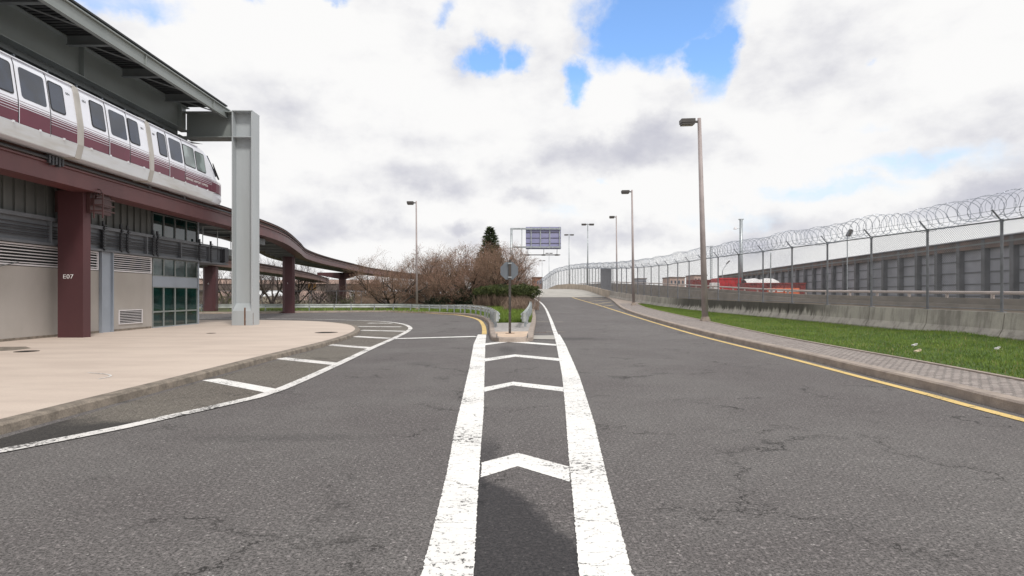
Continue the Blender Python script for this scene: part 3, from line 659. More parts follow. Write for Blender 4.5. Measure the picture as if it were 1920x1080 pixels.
# ---------------------------------------------------------------- piers
def pier(loc, w, d, ztop, ang, label, cap=None, txt=None, outline=None, group='maroon piers carrying the guideways'):
    p = empty('guideway_pier', (loc[0], loc[1], .1), label, 'pier', group); c = .2
    poly = [(-w/2, -d/2+.0), (-w/2+c, -d/2-c), (w/2-c, -d/2-c), (w/2, -d/2), (w/2, d/2), (w/2-c, d/2+c), (-w/2+c, d/2+c), (-w/2, d/2)]
    mb = MB(); ca, sa = math.cos(ang), math.sin(ang)
    mb.prism(outline or [(loc[0]+x*ca-y*sa, loc[1]+x*sa+y*ca) for x, y in poly], -.1, ztop); mb.build('shaft', 'maroon_pier', p)
    if cap: 
        m = MB(); l, r = cap
        pr = [(-l, ztop+.0), (-l, ztop-.35), (-w/2, ztop-.9), (w/2, ztop-.9), (r, ztop-.35), (r, ztop)]
        i = len(m.v)
        for yy in (-.45, .45):
            for (x, z) in pr: m.v.append((loc[0]+x*ca-yy*sa, loc[1]+x*sa+yy*ca, z))
        n = len(pr); m.f = [tuple(range(n)), tuple(range(2*n-1, n-1, -1))]+[(k, (k+1) % n, n+(k+1) % n, n+k) for k in range(n)]
        m.build('crosshead', 'maroon_pier', p)
    if txt: text('pier_number', txt, .2, ((-14.49, 19.452, 2.14) if outline else (loc[0]-.08, loc[1]-d/2-c-.004, 2.6)), (R(90), 0, 0), 'white_text', p, sx=1.15)
    return p
p1 = pier((-14.42, 20.1), 1.22, .35, 5.0, 0, 'nearest maroon pier, numbered E07, in front of the station wall', txt='E07', outline=[(-14.84, 19.46), (-14.0, 19.46), (-13.93, 19.72), (-14.25, 20.1), (-14.8, 20.1), (-15.05, 19.75)])
m = MB().box(-15.0, -13.75, 19.6, 20.5, 4.55, 4.75).box(-15.0, -13.75, 19.75, 20.4, 4.75, 5.0)
for x in (-15.0, -13.95): m.box(x, x+.12, 19.55, 20.6, 4.3, 5.0)
m.build('bearing', 'maroon_dark', p1)
m = MB()
for z in (4.35, 4.55, 4.75): m.tube([(-14.0, 19.62, z), (-13.45, 19.62, z), (-13.45, 20.2, z)], .025, 5)
for x in (-13.75, -13.45): m.tube([(x, 19.62, 4.1), (x, 19.62, 4.95)], .025, 5)
m.tube([(-13.6+.12*math.cos(a), 19.6, 4.95+.12*math.sin(a)) for a in np.linspace(0, 6.3, 12)], .02, 5); m.build('cable_frame', 'maroon_dark', p1)
pier((-18.95, 51.4), 1.0, .5, 5.0, .3, 'maroon pier where the near guideway starts to curve, between bare trees', txt='E08')
pier((-23.0, 83), .95, .5, 4.8, .1, 'farthest maroon pier with a wide hammerhead under the curved guideway', cap=(3.4, 2.2))
pier((-26.6, 53.0), 1.1, .6, 4.2, .1, 'maroon pier of the rear guideway, seen just right of the glazed corner', txt='E06')
# ---------------------------------------------------------------- guideways
def guideway(name, path, zb, label, lod=0):
    gy = empty(name, (path[0][0], path[0][1], zb), label, 'guideway')
    P_ = smooth_path([(x, y, zb) for x, y in path], 1.5)
    MB().sweep(P_, [(0, 0), (0, .5), (.06, .5), (.06, .55), (-.75, .55), (-.75, 0), (0, 0)]).build('lower_girder', 'maroon_steel' if not lod else 'maroon_weathered', gy)
    MB().sweep(P_, [(-.06, .55), (-.06, .62), (-.2, .64), (-.2, .76), (-.02, .80), (-.02, .86), (-.72, .86), (-.72, .55)]).build('running_beam', 'maroon_weathered', gy)
    MB().sweep(P_, [(.0, .86), (.0, .9), (-.06, .9), (-.06, .86)]).sweep(P_, [(.09, .63), (.09, .67), (.05, .67), (.05, .63), (.09, .63)]).build('power_rail', 'rubber_black', gy)
    MB().sweep(P_, [(-2.6, 0), (-2.6, .75), (-3.2, .75), (-3.2, 0), (-2.6, 0)]).build('inner_girder', 'maroon_dark', gy)
    for i in range(1, len(P_)-1):
        if P_[i].y < 29.5: continue
        if i % 2: continue
        t = (P_[i+1]-P_[i-1]).normalized(); r = Vector((t.y, -t.x, 0)); c = P_[i]-r*1.7+Vector((0, 0, .12))
        MB().obox(c, r, t, (0, 0, 1), .95, .05, .16).obox(c-Vector((0, 0, .16)), r, t, (0, 0, 1), .95, .14, .02).build('cross_member', 'steel_grey_green', gy)
    m = MB(); m.sweep(P_, [(-2.55, .3), (-.8, .3)], cap=False); m.build('walkway_grating', 'soffit_dark', gy)
    return gy, P_
gw, GP = guideway('monorail_guideway', [(-13.62, -8), (-13.62, 10), (-13.62, 24), (-13.72, 31), (-14.35, 38), (-16.6, 47.5), (-18.5, 55), (-19.7, 65), (-20.3, 78), (-20.6, 90), (-19.2, 105), (-16.5, 120), (-12, 140)], 4.96, 'maroon monorail guideway curving away from the station behind the trees', 0)
m = MB()
for y in (7, 11, 15.2, 22.2, 24.6): m.tube([(-13.5, y, 5.62), (-13.5, y+.12, 5.62)], .05, 6)
for k in range(5): m.box(-13.6, -13.48, 17.35+.13*k, 17.42+.13*k, 5.45-.04*(k % 2), 5.68)
m.tube([(-13.52, -6, 5.57), (-13.52, 30, 5.57)], .025, 5).build('trackside_cable', 'pipe_dark', gw)
guideway('rear_guideway', [(-22.3, 31.5), (-23.5, 38), (-25.3, 48), (-26.2, 56), (-27.4, 70), (-30, 90), (-36, 120)], 4.2, 'second maroon guideway behind the station corner', 1)
# walkway railing beyond the corner
wk = empty('service_walkway', (-17, 33, 4.1), 'grey service walkway with white handrail beyond the station corner', 'walkway')
MB().box(-19, -14.98, 31.81, 35.4, 3.7, 4.05).build('deck', 'steel_grey_dark', wk)
m = MB()
for y in np.arange(29.3, 35.6, 1.5): m.tube([(-15.1, y, 4.1), (-15.1, y, 5.0)], .022, 5)
m.tube([(-15.1, 29.3, 5.0), (-15.1, 35.3, 5.0)], .02, 5).tube([(-15.1, 29.3, 4.55), (-15.1, 35.3, 4.55)], .015, 5).build('handrail', 'galvanised_rail', wk)
MB().box(-17.6, -14.6, 29.2, 33.0, 4.98, 5.25).box(-15.2, -14.4, 32.4, 35.2, 4.55, 4.9).build('hung_beam', 'steel_grey_dark', wk)
# ---------------------------------------------------------------- train
TX = -13.1
PROF = [(5.75, .10), (6.17, 0.0), (6.62, 0.0), (6.80, .01), (7.74, .15), (7.93, .21), (8.05, .36), (8.11, .62), (8.13, 1.05)]
def inx(z):
    for (a, va), (b, vb) in zip(PROF, PROF[1:]):
        if z <= b: return va+(vb-va)*(z-a)/(b-a)
    return PROF[-1][1]
tr = empty('monorail_train', (TX-1.05, 20, 5.75), 'white monorail train with maroon stripes standing at the station', 'train')
def ring(y, top=8.13, hw=1.05, bot=5.75):
    pts = []
    for z, i in PROF: pts.append((TX-1.05+(1.05-i)*hw/1.05, y, bot+(z-5.75)*(top-bot)/(8.13-5.75)))
    return pts+[(2*(TX-1.05)-x, yy, z) for x, yy, z in pts[-2::-1]]
def loft(rings, cap=True):
    m = MB(); n = len(rings[0])
    for r in rings: m.v += r
    for j in range(len(rings)-1):
        for q in range(n-1): a = j*n+q; m.f.append((a, a+n, a+n+1, a+1))
        a = j*n; m.f.append((a, a+n-1, a+2*n-1, a+n))
    if cap: m.f.append(tuple(range(n))); m.f.append(tuple(range((len(rings)-1)*n, len(rings)*n))[::-1])
    return m
def patch(y0, y1, z0, z1, proud, r=0., thick=None, n=4, lean=0.):
    """rounded panel following the side of the car; lean tilts its ends"""
    if r <= 0:
        zs = [z0]+[z for z, _ in PROF if z0 < z < z1]+[z1]; m = MB()
        for a, b in zip(zs, zs[1:]): m.face([(TX-inx(a)+proud, y0, a), (TX-inx(a)+proud, y1, a), (TX-inx(b)+proud, y1, b), (TX-inx(b)+proud, y0, b)])
        for yy in (y0, y1):
            for a, b in zip(zs, zs[1:]): m.face([(TX-inx(a)+proud, yy, a), (TX-inx(b)+proud, yy, b), (TX-inx(b), yy, b), (TX-inx(a), yy, a)])
        m.face([(TX-inx(z0)+proud, y0, z0), (TX-inx(z0)+proud, y1, z0), (TX-inx(z0), y1, z0), (TX-inx(z0), y0, z0)])
        return m
    pts = []
    for cy, cz, a0 in ((y1-r, z1-r, 0), (y0+r, z1-r, 90), (y0+r, z0+r, 180), (y1-r, z0+r, 270)):
        for k in range(n+1): a = R(a0+90*k/n); pts.append((cy+r*math.cos(a), cz+r*math.sin(a)))
    pts = [(y+lean*(z-z0), z) for y, z in pts]
    m = MB(); m.face([(TX-inx(z)+proud, y, z) for y, z in pts]); k = len(pts)
    for i in range(k):
        (ya, za), (yb, zb) = pts[i], pts[(i+1) % k]; m.face([(TX-inx(za)+proud, ya, za), (TX-inx(zb)+proud, yb, zb), (TX-inx(zb)-.01, yb, zb), (TX-inx(za)-.01, ya, za)])
    return m
def twin(y0, y1, z0, z1, parent, pr=.012, fr=.035, mat='train_glass'):
    wnd = patch(y0, y1, z0, z1, pr, .09).build('window', 'rubber_black', parent); patch(y0+fr, y1-fr, z0+fr, z1-fr, pr+.004, .07).build('pane', mat, wnd)
    return wnd
def livery(y0, y1, parent, base=0.004, zlow=6.17):
    patch(y0, y1, zlow, 6.60, base).build('maroon_band', 'train_maroon', parent)
    m = MB()
    for z0, z1 in ((6.53, 6.545), (6.46, 6.47)): q = patch(y0, y1, z0, z1, base+.004); i = len(m.v); m.v += q.v; m.f += [tuple(a+i for a in f) for f in q.f]
    m.build('white_pinstripe', 'train_white', parent)
    m = MB()
    for z0, z1 in ((6.625, 6.655), (6.685, 6.70), (6.76, 6.768)): q = patch(y0, y1, z0, z1, base); i = len(m.v); m.v += q.v; m.f += [tuple(a+i for a in f) for f in q.f]
    m.build('maroon_pinstripe', 'train_maroon', parent)
def skirt(y0, y1, parent):
    patch(y0, y1, 5.76, 6.15, .03).build('skirt', 'train_skirt', parent)
    m = MB()
    for y in np.arange(y0+.3, y1-.2, .9): m.box(TX-.02, TX+.045, y, y+.06, 6.12, 6.18)
    m.build('skirt_latch', 'train_skirt', parent)
def roofrail(y0, y1, parent):
    m = MB(); m.box(TX-.36, TX-.16, y0, y1, 7.93, 7.96); m.build('gutter', 'train_white', parent)
cars = [(3.2, 6.83), (6.93, 10.56), (10.66, 14.29), (14.35, 17.98), (18.2, 21.62), (21.85, 25.5)]
for k, (a, b) in enumerate(cars[1:]):
    last = (b == 25.5)
    rings = [ring(a), ring(b)]
    if last: rings = [ring(a), ring(25.3), ring(25.8, 8.08, 1.045), ring(26.2, 7.92, 1.03), ring(26.6, 7.62, 1.0), ring(27.0, 7.15, .97), ring(27.35, 6.85, .9), ring(27.55, 6.55, .82, 5.78), ring(27.6, 6.35, .72, 5.85)]
    body = loft(rings).build('car_body', 'train_white', tr, smooth=False)
    e = 26.3 if last else b
    if last: dr = (22.9, 23.97)
    elif k == 2: dr = (15.8, 16.88)
    else: dr = (a+1.3, a+2.38)
    if a == 18.2: dr = (19.42, 20.46)
    livery(a+.02, dr[0]-.02, tr); livery(dr[1]+.02, (26.2 if last else b-.02), tr); skirt(a+.02, e-.02 if not last else 26.4, tr); roofrail(a, 25.3 if last else b, tr)
    d = patch(dr[0], dr[1], 6.10, 7.86, .022).build('door', 'train_white', tr)
    livery_l = MB(); q = patch(dr[0]+.01, dr[1]-.01, 6.12, 6.60, .026); livery_l.v += q.v; livery_l.f += q.f; livery_l.build('maroon_panel', 'train_maroon', d)
    m = MB()
    for z0, z1 in ((6.625, 6.655), (6.685, 6.70), (6.76, 6.768)): q = patch(dr[0]+.01, dr[1]-.01, z0, z1, .026); i = len(m.v); m.v += q.v; m.f += [tuple(x+i for x in f) for f in q.f]
    m.build('door_pinstripe', 'train_maroon', d)
    patch(dr[0]+.11, dr[1]-.1, 6.88, 7.74, .028, .09).build('door_window', 'train_glass', d)
    m = MB()
    for yy in (dr[0]-.018, dr[1]+.002): q = patch(yy, yy+.016, 6.08, 7.9, .012 if yy < dr[1] else .03); i = len(m.v); m.v += q.v; m.f += [tuple(x+i for x in f) for f in q.f]
    m.build('door_seal', 'rubber_black', tr)
    if last:
        twin(22.28, 22.82, 6.88, 7.76, tr); twin(24.04, 24.9, 6.88, 7.76, tr, mat='clear_cab'); twin(24.98, 25.75, 6.86, 7.70, tr, mat='clear_cab')
        text('side_lettering', 'NEWARK AIRPORT EXPRESS', .13, (TX+.012, 24.95, 6.34), (R(90), 0, R(90)), 'white_text', tr, ext=.001, sx=1.05)
        text('car_number', '088', .1, (TX-.12, 22.05, 7.58), (R(90-8), 0, R(90)), 'rubber_black', tr, ext=.001)
    else:
        y0 = dr[0]
        twin(y0-.78, y0-.12, 6.88, 7.76, tr); twin(dr[1]+.07, dr[1]+.66, 6.88, 7.76, tr)
        for yy in (a+.22, b-.25): text('car_number', '084', .11, (TX-.125, yy, 7.6), (R(90-8), 0, R(90)), 'rubber_black', tr, ext=.001)
    if not last or True:
        c = MB(); a2 = a-.22 if a > 14.4 else a-.07
for (a, b) in ((17.97, 18.21), (21.61, 21.86), (14.28, 14.36)):
    loft([[(x*1+(.03 if x > TX-1.05 else -.03), y, z-.0+(.02 if z > 7 else -.02)) for x, y, z in ring(yy)] for yy in (a, a+.04, (a+b)/2, b-.04, b)]).build('gangway_bellows', 'bellows_beige', tr)
# windscreen and nose details
wsn = MB(); 
wsn.face([(TX-.3, 26.42, 7.82), (TX-.26, 27.02, 7.22), (TX-.30, 27.22, 7.02), (TX-1.05, 27.32, 7.02), (TX-1.8, 27.22, 7.02), (TX-1.84, 27.02, 7.22), (TX-1.8, 26.42, 7.82)]).build('windscreen', 'train_glass', tr)
MB().face([(TX-.15, 26.55, 7.5), (TX-.13, 26.6, 7.5), (TX-.1, 27.12, 6.88), (TX-.17, 27.12, 6.86), (TX-.2, 26.9, 7.1)]).build('quarter_light', 'rubber_black', tr)
for z, h in ((6.385, .215), (6.64, .015), (6.692, .008)):
    MB().sweep([(TX+.003, 26.2, z), (TX-.0, 26.6, z), (TX-.05, 27.0, z), (TX-.14, 27.33, z), (TX-.24, 27.545, z), (TX-.36, 27.61, z)], [(.004, -h), (.004, h)], cap=False).build('nose_band', 'train_maroon', tr)
MB().box(TX-.5, TX-.32, 27.56, 27.63, 6.2, 6.34).build('headlight', 'lamp_glass', tr)
# ================================================================ barrier, fence
cb = empty('concrete_barrier', (14.5, 30, .3), 'stained concrete barrier along the foot of the chain link fence', 'barrier')
JP = [(-.30, -.02), (-.30, .06), (-.15, .30), (-.085, .815), (.085, .815), (.15, .3), (.3, .06), (.3, -.02)]
y = -6.0
while y < 77.9:
    y2 = y+2.97; ys_ = [y, (y+y2)/2, y2]
    # travel along +Y: offset to the right is +X
    MB().sweep([(barx(q)+.1, q, bartop(q)-.82) for q in ys_], JP).build('barrier_segment', 'stained_concrete', cb); y += 3.0
pp = empty('bridge_parapet', (14, 78, 1.2), 'pale concrete parapet curving over the crest of the ramp', 'parapet')
MB().sweep([(barx(q), q, bartop(q)-1.3) for q in np.arange(78, 170, 2.)], [(0, 0), (0, 1.3), (.3, 1.3), (.3, 0)]).build('wall', 'tan_concrete', pp)
MB().sweep([(lerp_tab([(p[1], p[0]) for p in DKL], q)-.1, q, zr(q)-.4) for q in np.arange(81, 166, 2.)], [(0, 0), (0, .75), (-.3, .75), (-.3, 0)]).build('low_wall', 'tan_concrete', pp)
fn = empty('security_fence', (14.5, 30, 1), 'tall grey chain link fence topped with coiled razor wire', 'fence')
def fx(y): return barx(y)+.12+(0 if y > 78 else .0)
def ftop(y): return bartop(y)+lerp_tab([(0, 2.84), (60, 2.84), (78, 3.0), (110, 2.95), (170, 2.8)], y)
def fbot(y): return bartop(y)+.06
posts = []; y = -6+.75
while y < 168: posts.append(y); y += 2.93
def wires(mb, y0, y1, sp, th):
    xa, xb = fx(y0), fx(y1); za, zb = fbot(y0), fbot(y1); Ha, Hb = ftop(y0)-za, ftop(y1)-zb
    L = math.hypot(xb-xa, y1-y0); H = Ha
    def mp(s, t): u = s/L; return (xa+(xb-xa)*u, y0+(y1-y0)*u, za+(zb-za)*u+t*(Ha+(Hb-Ha)*u)/H)
    for sg in (1, -1):
        c = -H if sg == 1 else 0
        while c < (L if sg == 1 else L+H):
            # line s = c + t (sg=1)  or s = c - t
            pts = []
            if sg == 1: t0 = max(0, -c); t1 = min(H, L-c)
            else: t0 = max(0, c-L); t1 = min(H, c)
            if t1-t0 > .02:
                A = Vector(mp(c+sg*t0, t0)); B = Vector(mp(c+sg*t1, t1)); i = len(mb.v); d = (B-A).normalized(); n1_ = Vector((1, 0, 0)); n2_ = d.cross(n1_).normalized()
                for P_ in (A, B):
                    mb.v += [tuple(P_+n1_*th+n2_*0), tuple(P_-n1_*th*.5+n2_*th*.87), tuple(P_-n1_*th*.5-n2_*th*.87)]
                mb.f += [(i, i+1, i+4, i+3), (i+1, i+2, i+5, i+4), (i+2, i, i+3, i+5)]
            c += sp
for a, b in zip(posts, posts[1:]):
    if b < 8: continue
    mb = MB(); n_ = .085 if a < 60 else .13
    wires(mb, a, b, n_, .0046 if a < 24 else (.0028 if a < 34 else .0021))
    mb.build('chain_link_panel', 'wire_steel', fn)
for q in posts:
    if q < 8: continue
    pst = MB().tube([(fx(q), q, bartop(q)-.02), (fx(q), q, ftop(q))], .042 if q < 60 else .05, 8).box(fx(q)-.09, fx(q)+.09, q-.09, q+.09, bartop(q)-.01, bartop(q)+.02).build('post', 'fence_steel', fn, smooth=False)
    MB().tube([(fx(q), q, ftop(q)-.02), (fx(q)-.3, q, ftop(q)+.33)], .025, 6).tube([(fx(q), q, ftop(q)-.06), (fx(q), q, ftop(q)+.04)], .055, 6).build('outrigger', 'fence_steel', pst)
yy = [q for q in np.arange(6, 168, 1.0)]
MB().tube([(fx(q), q, ftop(q)) for q in yy], .026, 6).build('top_rail', 'fence_steel', fn)
MB().tube([(fx(q), q, fbot(q)+.02) for q in yy], .014, 5).build('bottom_wire', 'fence_steel', fn)
MB().tube([(fx(q)-.27, q, ftop(q)+.3) for q in yy], .006, 4).tube([(fx(q)-.14, q, ftop(q)+.16) for q in yy], .006, 4).build('barbed_strand', 'wire_steel', fn)
# darker doubled stretch of mesh at the start of the parapet
mb = MB(); 
for k in range(34): q = 77.2+k*.26; mb.box(fx(q)-.16, fx(q)-.1, q, q+.05, fbot(q), ftop(q))
mb.build('picket_screen', 'fence_steel', fn)
rr = random.Random(8)
def coil(mb, y0, y1, rad, pitch, hand, ph, th, seg, jx):
    n = int((y1-y0)/pitch*seg); pts = []
    for i in range(n+1):
        y = y0+(y1-y0)*i/n; a = ph+hand*2*math.pi*i/seg; wob = 1+.1*math.sin(y*1.9+ph)+.05*math.sin(y*5.1)
        lean = .22*math.sin(a+y*.9)*pitch*1.6
        pts.append((fx(y)-.12+jx+rad*wob*math.cos(a), y+lean, ftop(y)+.40+.05*math.sin(y*1.1)+rad*wob*math.sin(a)))
    mb.tube(pts, th, 3, cap=False)
mb = MB(); coil(mb, 8, 60, .40, .42, 1, 0, .0062, 22, 0); coil(mb, 8.2, 60, .38, .46, -1, 1.7, .0062, 22, .03); mb.build('razor_coil', 'razor_steel', fn)
mb = MB(); coil(mb, 60, 165, .42, .45, 1, 0, .0075, 12, 0); coil(mb, 60, 165, .4, .4, -1, 2, .0075, 12, 0); mb.build('razor_coil', 'razor_steel', fn)
mb = MB()      # blades along the near coils
n = int((40-8)/.42*22)
for i in range(0, n*4):
    if rr.random() < .3: continue
    y = 8+(40-8)*i/(n*4); a = 2*math.pi*i/(22*4); r = .40*(1+.1*math.sin(y*1.9)+.05*math.sin(y*5.1)); lean = .22*math.sin(a+y*.9)*.42*1.6
    c = Vector((fx(y)-.12+r*math.cos(a), y+lean, ftop(y)+.4+.05*math.sin(y*1.1)+r*math.sin(a))); u = Vector((math.cos(a), rr.uniform(-.8, .8), math.sin(a))).normalized()*.022; v_ = Vector((-math.sin(a), 0, math.cos(a)))*.012
    mb.face([tuple(c+u), tuple(c+v_), tuple(c-u), tuple(c-v_)])
mb.build('razor_blades', 'razor_steel', fn)
# ================================================================ poles and lamps
def lamp(x, y, zb, H, label, heads=1, r=.11, lean=0., head=.62, name='street_lamp', group='taupe street lamps along the roads', far=0):
    o = empty(name, (x, y, zb), label, 'street lamp', group)
    n = 8 if far else 10
    MB().tube([(x, y, zb), (x, y, zb+H)], [r, r*.55], n).build('pole', 'pole_taupe' if not far else 'galvanised', o, smooth=True)
    MB().box(x-.2, x+.2, y-.2, y+.2, zb-.06, zb+.08).tube([(x, y, zb+.08), (x, y, zb+.2)], r*1.25, n).build('base', 'kerb_pale' if not far else 'galvanised', o)
    for s in ((-1,) if heads == 1 else (-1, 1)):
        a0 = x+s*r*.5; a1 = x+s*(.25)
        MB().box(min(a0, a1), max(a0, a1), y-.04, y+.04, zb+H-.22, zb+H-.12).build('arm', 'lamp_head', o)
        lo, hi = sorted((a1, a1+s*head))
        hd = MB().prism([(lo, y-.22), (hi, y-.22), (hi, y+.22), (lo, y+.22)], zb+H-.24, zb+H-.04).prism([(lo+.03, y-.2), (hi-.03, y-.2), (hi-.03, y+.2), (lo+.03, y+.2)], zb+H-.33, zb+H-.24).build('lamp_housing', 'lamp_head', o, bevel=.012)
        MB().box(lo+.08, hi-.08, y-.15, y+.15, zb+H-.345, zb+H-.333).build('lens', 'lamp_glass', hd)
    o.rotation_euler = (0, lean, 0)
    return o
lamp(10.03, 29.4, .26, 10.15, 'tallest and nearest street lamp, standing at the edge of the verge grass', r=.16, lean=R(-1.7), head=.7)
lamp(11.65, 53.2, .72, 10.4, 'second street lamp on the verge, where the grass ends', r=.13, lean=R(-.8), head=.7)
lamp(14.8, 77.5, 1.3, 10.8, 'third single headed lamp, standing just behind the barrier', r=.12, lean=R(-.6), head=.65, far=0)
lamp(-8.35, 55.6, .2, 10.3, 'street lamp behind the curved guardrail in front of the bare trees', r=.11, lean=R(-.4), head=.62)
for (px, top, Y, zb, lb) in ((1102, 419, 101, 2.4, 'nearest twin headed lamp over the bridge fence'), (1067, 439, 142, 2.4, 'second twin headed lamp beyond the bridge crest'), (1029.5, 474, 215, .1, 'third twin headed lamp, below the blue sign back'), (1016.5, 488, 260, .1, 'farthest and smallest twin headed lamp on the ramp')):
    H = CH+(HY-top)*Y/F-zb; lamp((px-HX)*Y/F, Y, zb, H, lb, heads=2, r=.14, head=.62+Y/500, group='twin headed lamps beyond the bridge', far=1)
mp_ = empty('monopole', (36.2, 90, .5), 'thick grey monopole rising behind the red containers', 'mast')
MB().tube([(36.2, 90, .3), (36.2, 90, 13.2)], [.3, .24], 12).build('shaft', 'galvanised', mp_, smooth=True); MB().box(35.85, 36.55, 89.8, 90.2, 13.2, 13.32).tube([(36.0, 90, 11.9), (35.3, 90, 11.9)], .05).build('top_bracket', 'galvanised', mp_)
MB().tube([(35.3, 90, 11.75), (35.3, 90, 12.1)], [.3, .1], 8).build('camera_dome', 'louvre_white', mp_)
lt = empty('lattice_mast', (38.6, 110, .5), 'slender grey lattice mast left of the monopole', 'mast'); m = MB()
for dx, dy in ((-.17, -.17), (.17, -.17), (0, .2)): m.tube([(38.6+dx, 110+dy, .3), (38.6+dx, 110+dy, 10.9)], .05, 5)
for k in range(26): z = .4+k*.4; m.tube([(38.43, 109.83, z), (38.77, 109.83, z+.4)], .03, 4).tube([(38.77, 109.83, z), (38.6, 110.2, z+.4)], .03, 4)
m.build('lattice', 'galvanised', lt)
cbr = empty('cobra_lamp', (35.3, 95, .5), 'small slanting cobra head lamp beside the lattice mast', 'street lamp')
MB().tube([(35.2, 95, .3), (35.2, 95, 5.6), (35.9, 95, 6.7)], .06, 6).build('pole', 'galvanised', cbr); MB().obox((36.1, 95, 6.95), (.7, 0, .7), (0, 1, 0), (-.7, 0, .7), .35, .15, .07).build('lamp_housing', 'lamp_head', cbr)
fl = empty('floodlight_mast', (35, 60, .5), 'thin mast with a dark floodlight seen through the razor wire', 'mast')
MB().tube([(35.0, 60, .3), (35.0, 60, 7.6)], .05, 6).build('pole', 'galvanised', fl); MB().obox((35.22, 60, 7.95), (.5, 0, .85), (0, 1, 0), (-.85, 0, .5), .36, .2, .15).build('lamp_housing', 'lamp_head', fl)
th_ = empty('thin_mast', (31.7, 70, .5), 'plain thin mast rising above the steel wall, left of the floodlight', 'mast'); MB().tube([(31.7, 70, .3), (31.7, 70, 6.6)], .06, 6).build('pole', 'galvanised', th_)
# ================================================================ steel wall with ribs
sw = empty('steel_wall', (45, 85, .5), 'long dark steel wall with ribs and a rusty top beam', 'wall')
def swp(k, o=0.): # point along wall, k metres in Y
    return Vector((32+.122*k+o, k, 0))
YA, YB_ = 33., 131.
P_ = [swp(YA), swp(YB_)]
MB().sweep([(p.x, p.y, 0) for p in P_], [(0, .55), (0, 5.2), (.2, 5.2), (.2, .55)]).build('panel', 'sheet_grey', sw)
MB().sweep([(p.x, p.y, 0) for p in P_], [(-.38, 5.2), (-.38, 5.95), (.3, 5.95), (.3, 5.2), (-.38, 5.2)]).build('top_beam', 'sheet_rust', sw)
MB().sweep([(p.x, p.y, 0) for p in P_], [(-.54, 5.95), (-.54, 6.03), (.34, 6.03), (.34, 5.95), (-.54, 5.95)]).build('coping', 'sheet_grey', sw)
MB().sweep([(p.x, p.y, 0) for p in P_], [(-.42, 5.5), (-.42, 5.62), (-.38, 5.62), (-.38, 5.5), (-.42, 5.5)]).build('top_rail', 'steel_grey_dark', sw)
m = MB()
for z in (1.45, 2.4, 3.35, 4.3): m.sweep([(p.x, p.y, 0) for p in P_], [(-.06, z), (-.06, z+.09), (0, z+.09), (0, z), (-.06, z)])
m.build('rail', 'sheet_rib', sw)
k = YA+.6
t = Vector((.122, 1, 0)).normalized(); r = Vector((t.y, -t.x, 0))
while k < YB_:
    c = swp(k)-r*.2; MB().obox((c.x, c.y, 3.3), r, t, (0, 0, 1), .2, .2, 2.75).obox((c.x-.12, c.y, .85), r, t, (0, 0, 1), .5, .32, .28).build('rib', 'sheet_rib', sw)
    k += 3.0
# ================================================================ neighbouring ramp with rail
def rampz(y): return lerp_tab([(-8, 1.5), (27, 1.63), (47, 1.9), (57.5, 2.23), (70, 2.7), (90, 3.4), (133, 4.75), (170, 5.0)], y)
ra = empty('access_ramp', (24, 50, .5), 'brown grey concrete ramp wall with a pale pipe rail behind the fence', 'ramp')
def rampx(y): return lerp_tab([(-8, 24), (100, 24), (130, 23), (170, 21)], y)
ry = np.arange(-8, 170, 2.)
MB().sweep([(rampx(q), q, 0) for q in ry], [(0, -.1), (0, 0)]).build('footing', 'ramp_concrete', ra)
mb = MB()
for j, q in enumerate(ry):
    zt = rampz(q)-.28; x = rampx(q); zm = zt-.32
    mb.v += [(x-6.5, q, g(x-6.5, q)-.1), (x-.45, q, .3), (x-.35, q, zm), (x, q, zm), (x, q, zt), (x+.35, q, zt)]
for j in range(len(ry)-1):
    for q in range(5): a = j*6+q; mb.f.append((a, a+1, a+7, a+6))
mb.build('wall', 'ramp_concrete', ra)
MB().tube([(rampx(q)+.1, q, rampz(q)) for q in ry], .085, 7).build('pipe_rail', 'ramp_rail', ra)
for q in np.arange(20, 168, 3.): MB().box(rampx(q)+.04, rampx(q)+.16, q-.05, q+.05, rampz(q)-.3, rampz(q)-.05).build('rail_post', 'ramp_rail', ra)
# yard equipment
def container(x0, x1, y0, y1, z0, z1, mat, label, cat='container', rib=.5, name='red_container'):
    o = empty(name, ((x0+x1)/2, (y0+y1)/2, z0), label, cat); MB().box(x0, x1, y0, y1, z0, z1).build('body', mat, o)
    m = MB(); x = x0
    while x < x1-.05: m.box(x, x+.1, y0-.07, y0, z0, z1); x += rib
    m.box(x0-.05, x1+.05, y0-.1, y0-.07, z1-.16, z1+.02).box(x0-.05, x1+.05, y0-.1, y0-.07, z0, z0+.14); m.build('frame', mat, o)
    MB().box(x0+.3, x1-.3, y0-.11, y0-.101, z0+.5, z0+.9).build('side_plate', 'red_dark', o)
    return o
container(30.9, 34.2, 85, 88, .5, 4.1, 'red_paint', 'tall bright red container left of the grey monopole')
container(30.6, 35.2, 96, 99, .5, 4.15, 'red_dark', 'long dark red container partly hidden by the nearest lamp pole')
container(30.2, 37.9, 74, 76.5, .9, 3.15, 'red_dark', 'low dark red skip carrying a white covered load', 'skip', name='red_skip')
m = MB(); n = 18
for j in range(n+1):
    x = 30.6+(35.0-30.6)*j/n; hgt = .62+.12*math.sin(j*.55)+.05*math.sin(j*1.3); hgt *= math.sin(math.pi*min(1, max(.12, j/n)*1.0))**.35
    m.v += [(x, 74.2, 3.1), (x, 74.6, 3.1+hgt*.8), (x, 75.2, 3.15+hgt), (x, 76, 3.1+hgt*.7), (x, 76.3, 3.1)]
for j in range(n):
    for q in range(4): a = j*5+q; m.f.append((a, a+1, a+6, a+5))
tag(m.build('covered_load', 'white_tarp', smooth=True), 'white tarpaulin mound lying on the dark red skip', 'tarpaulin')
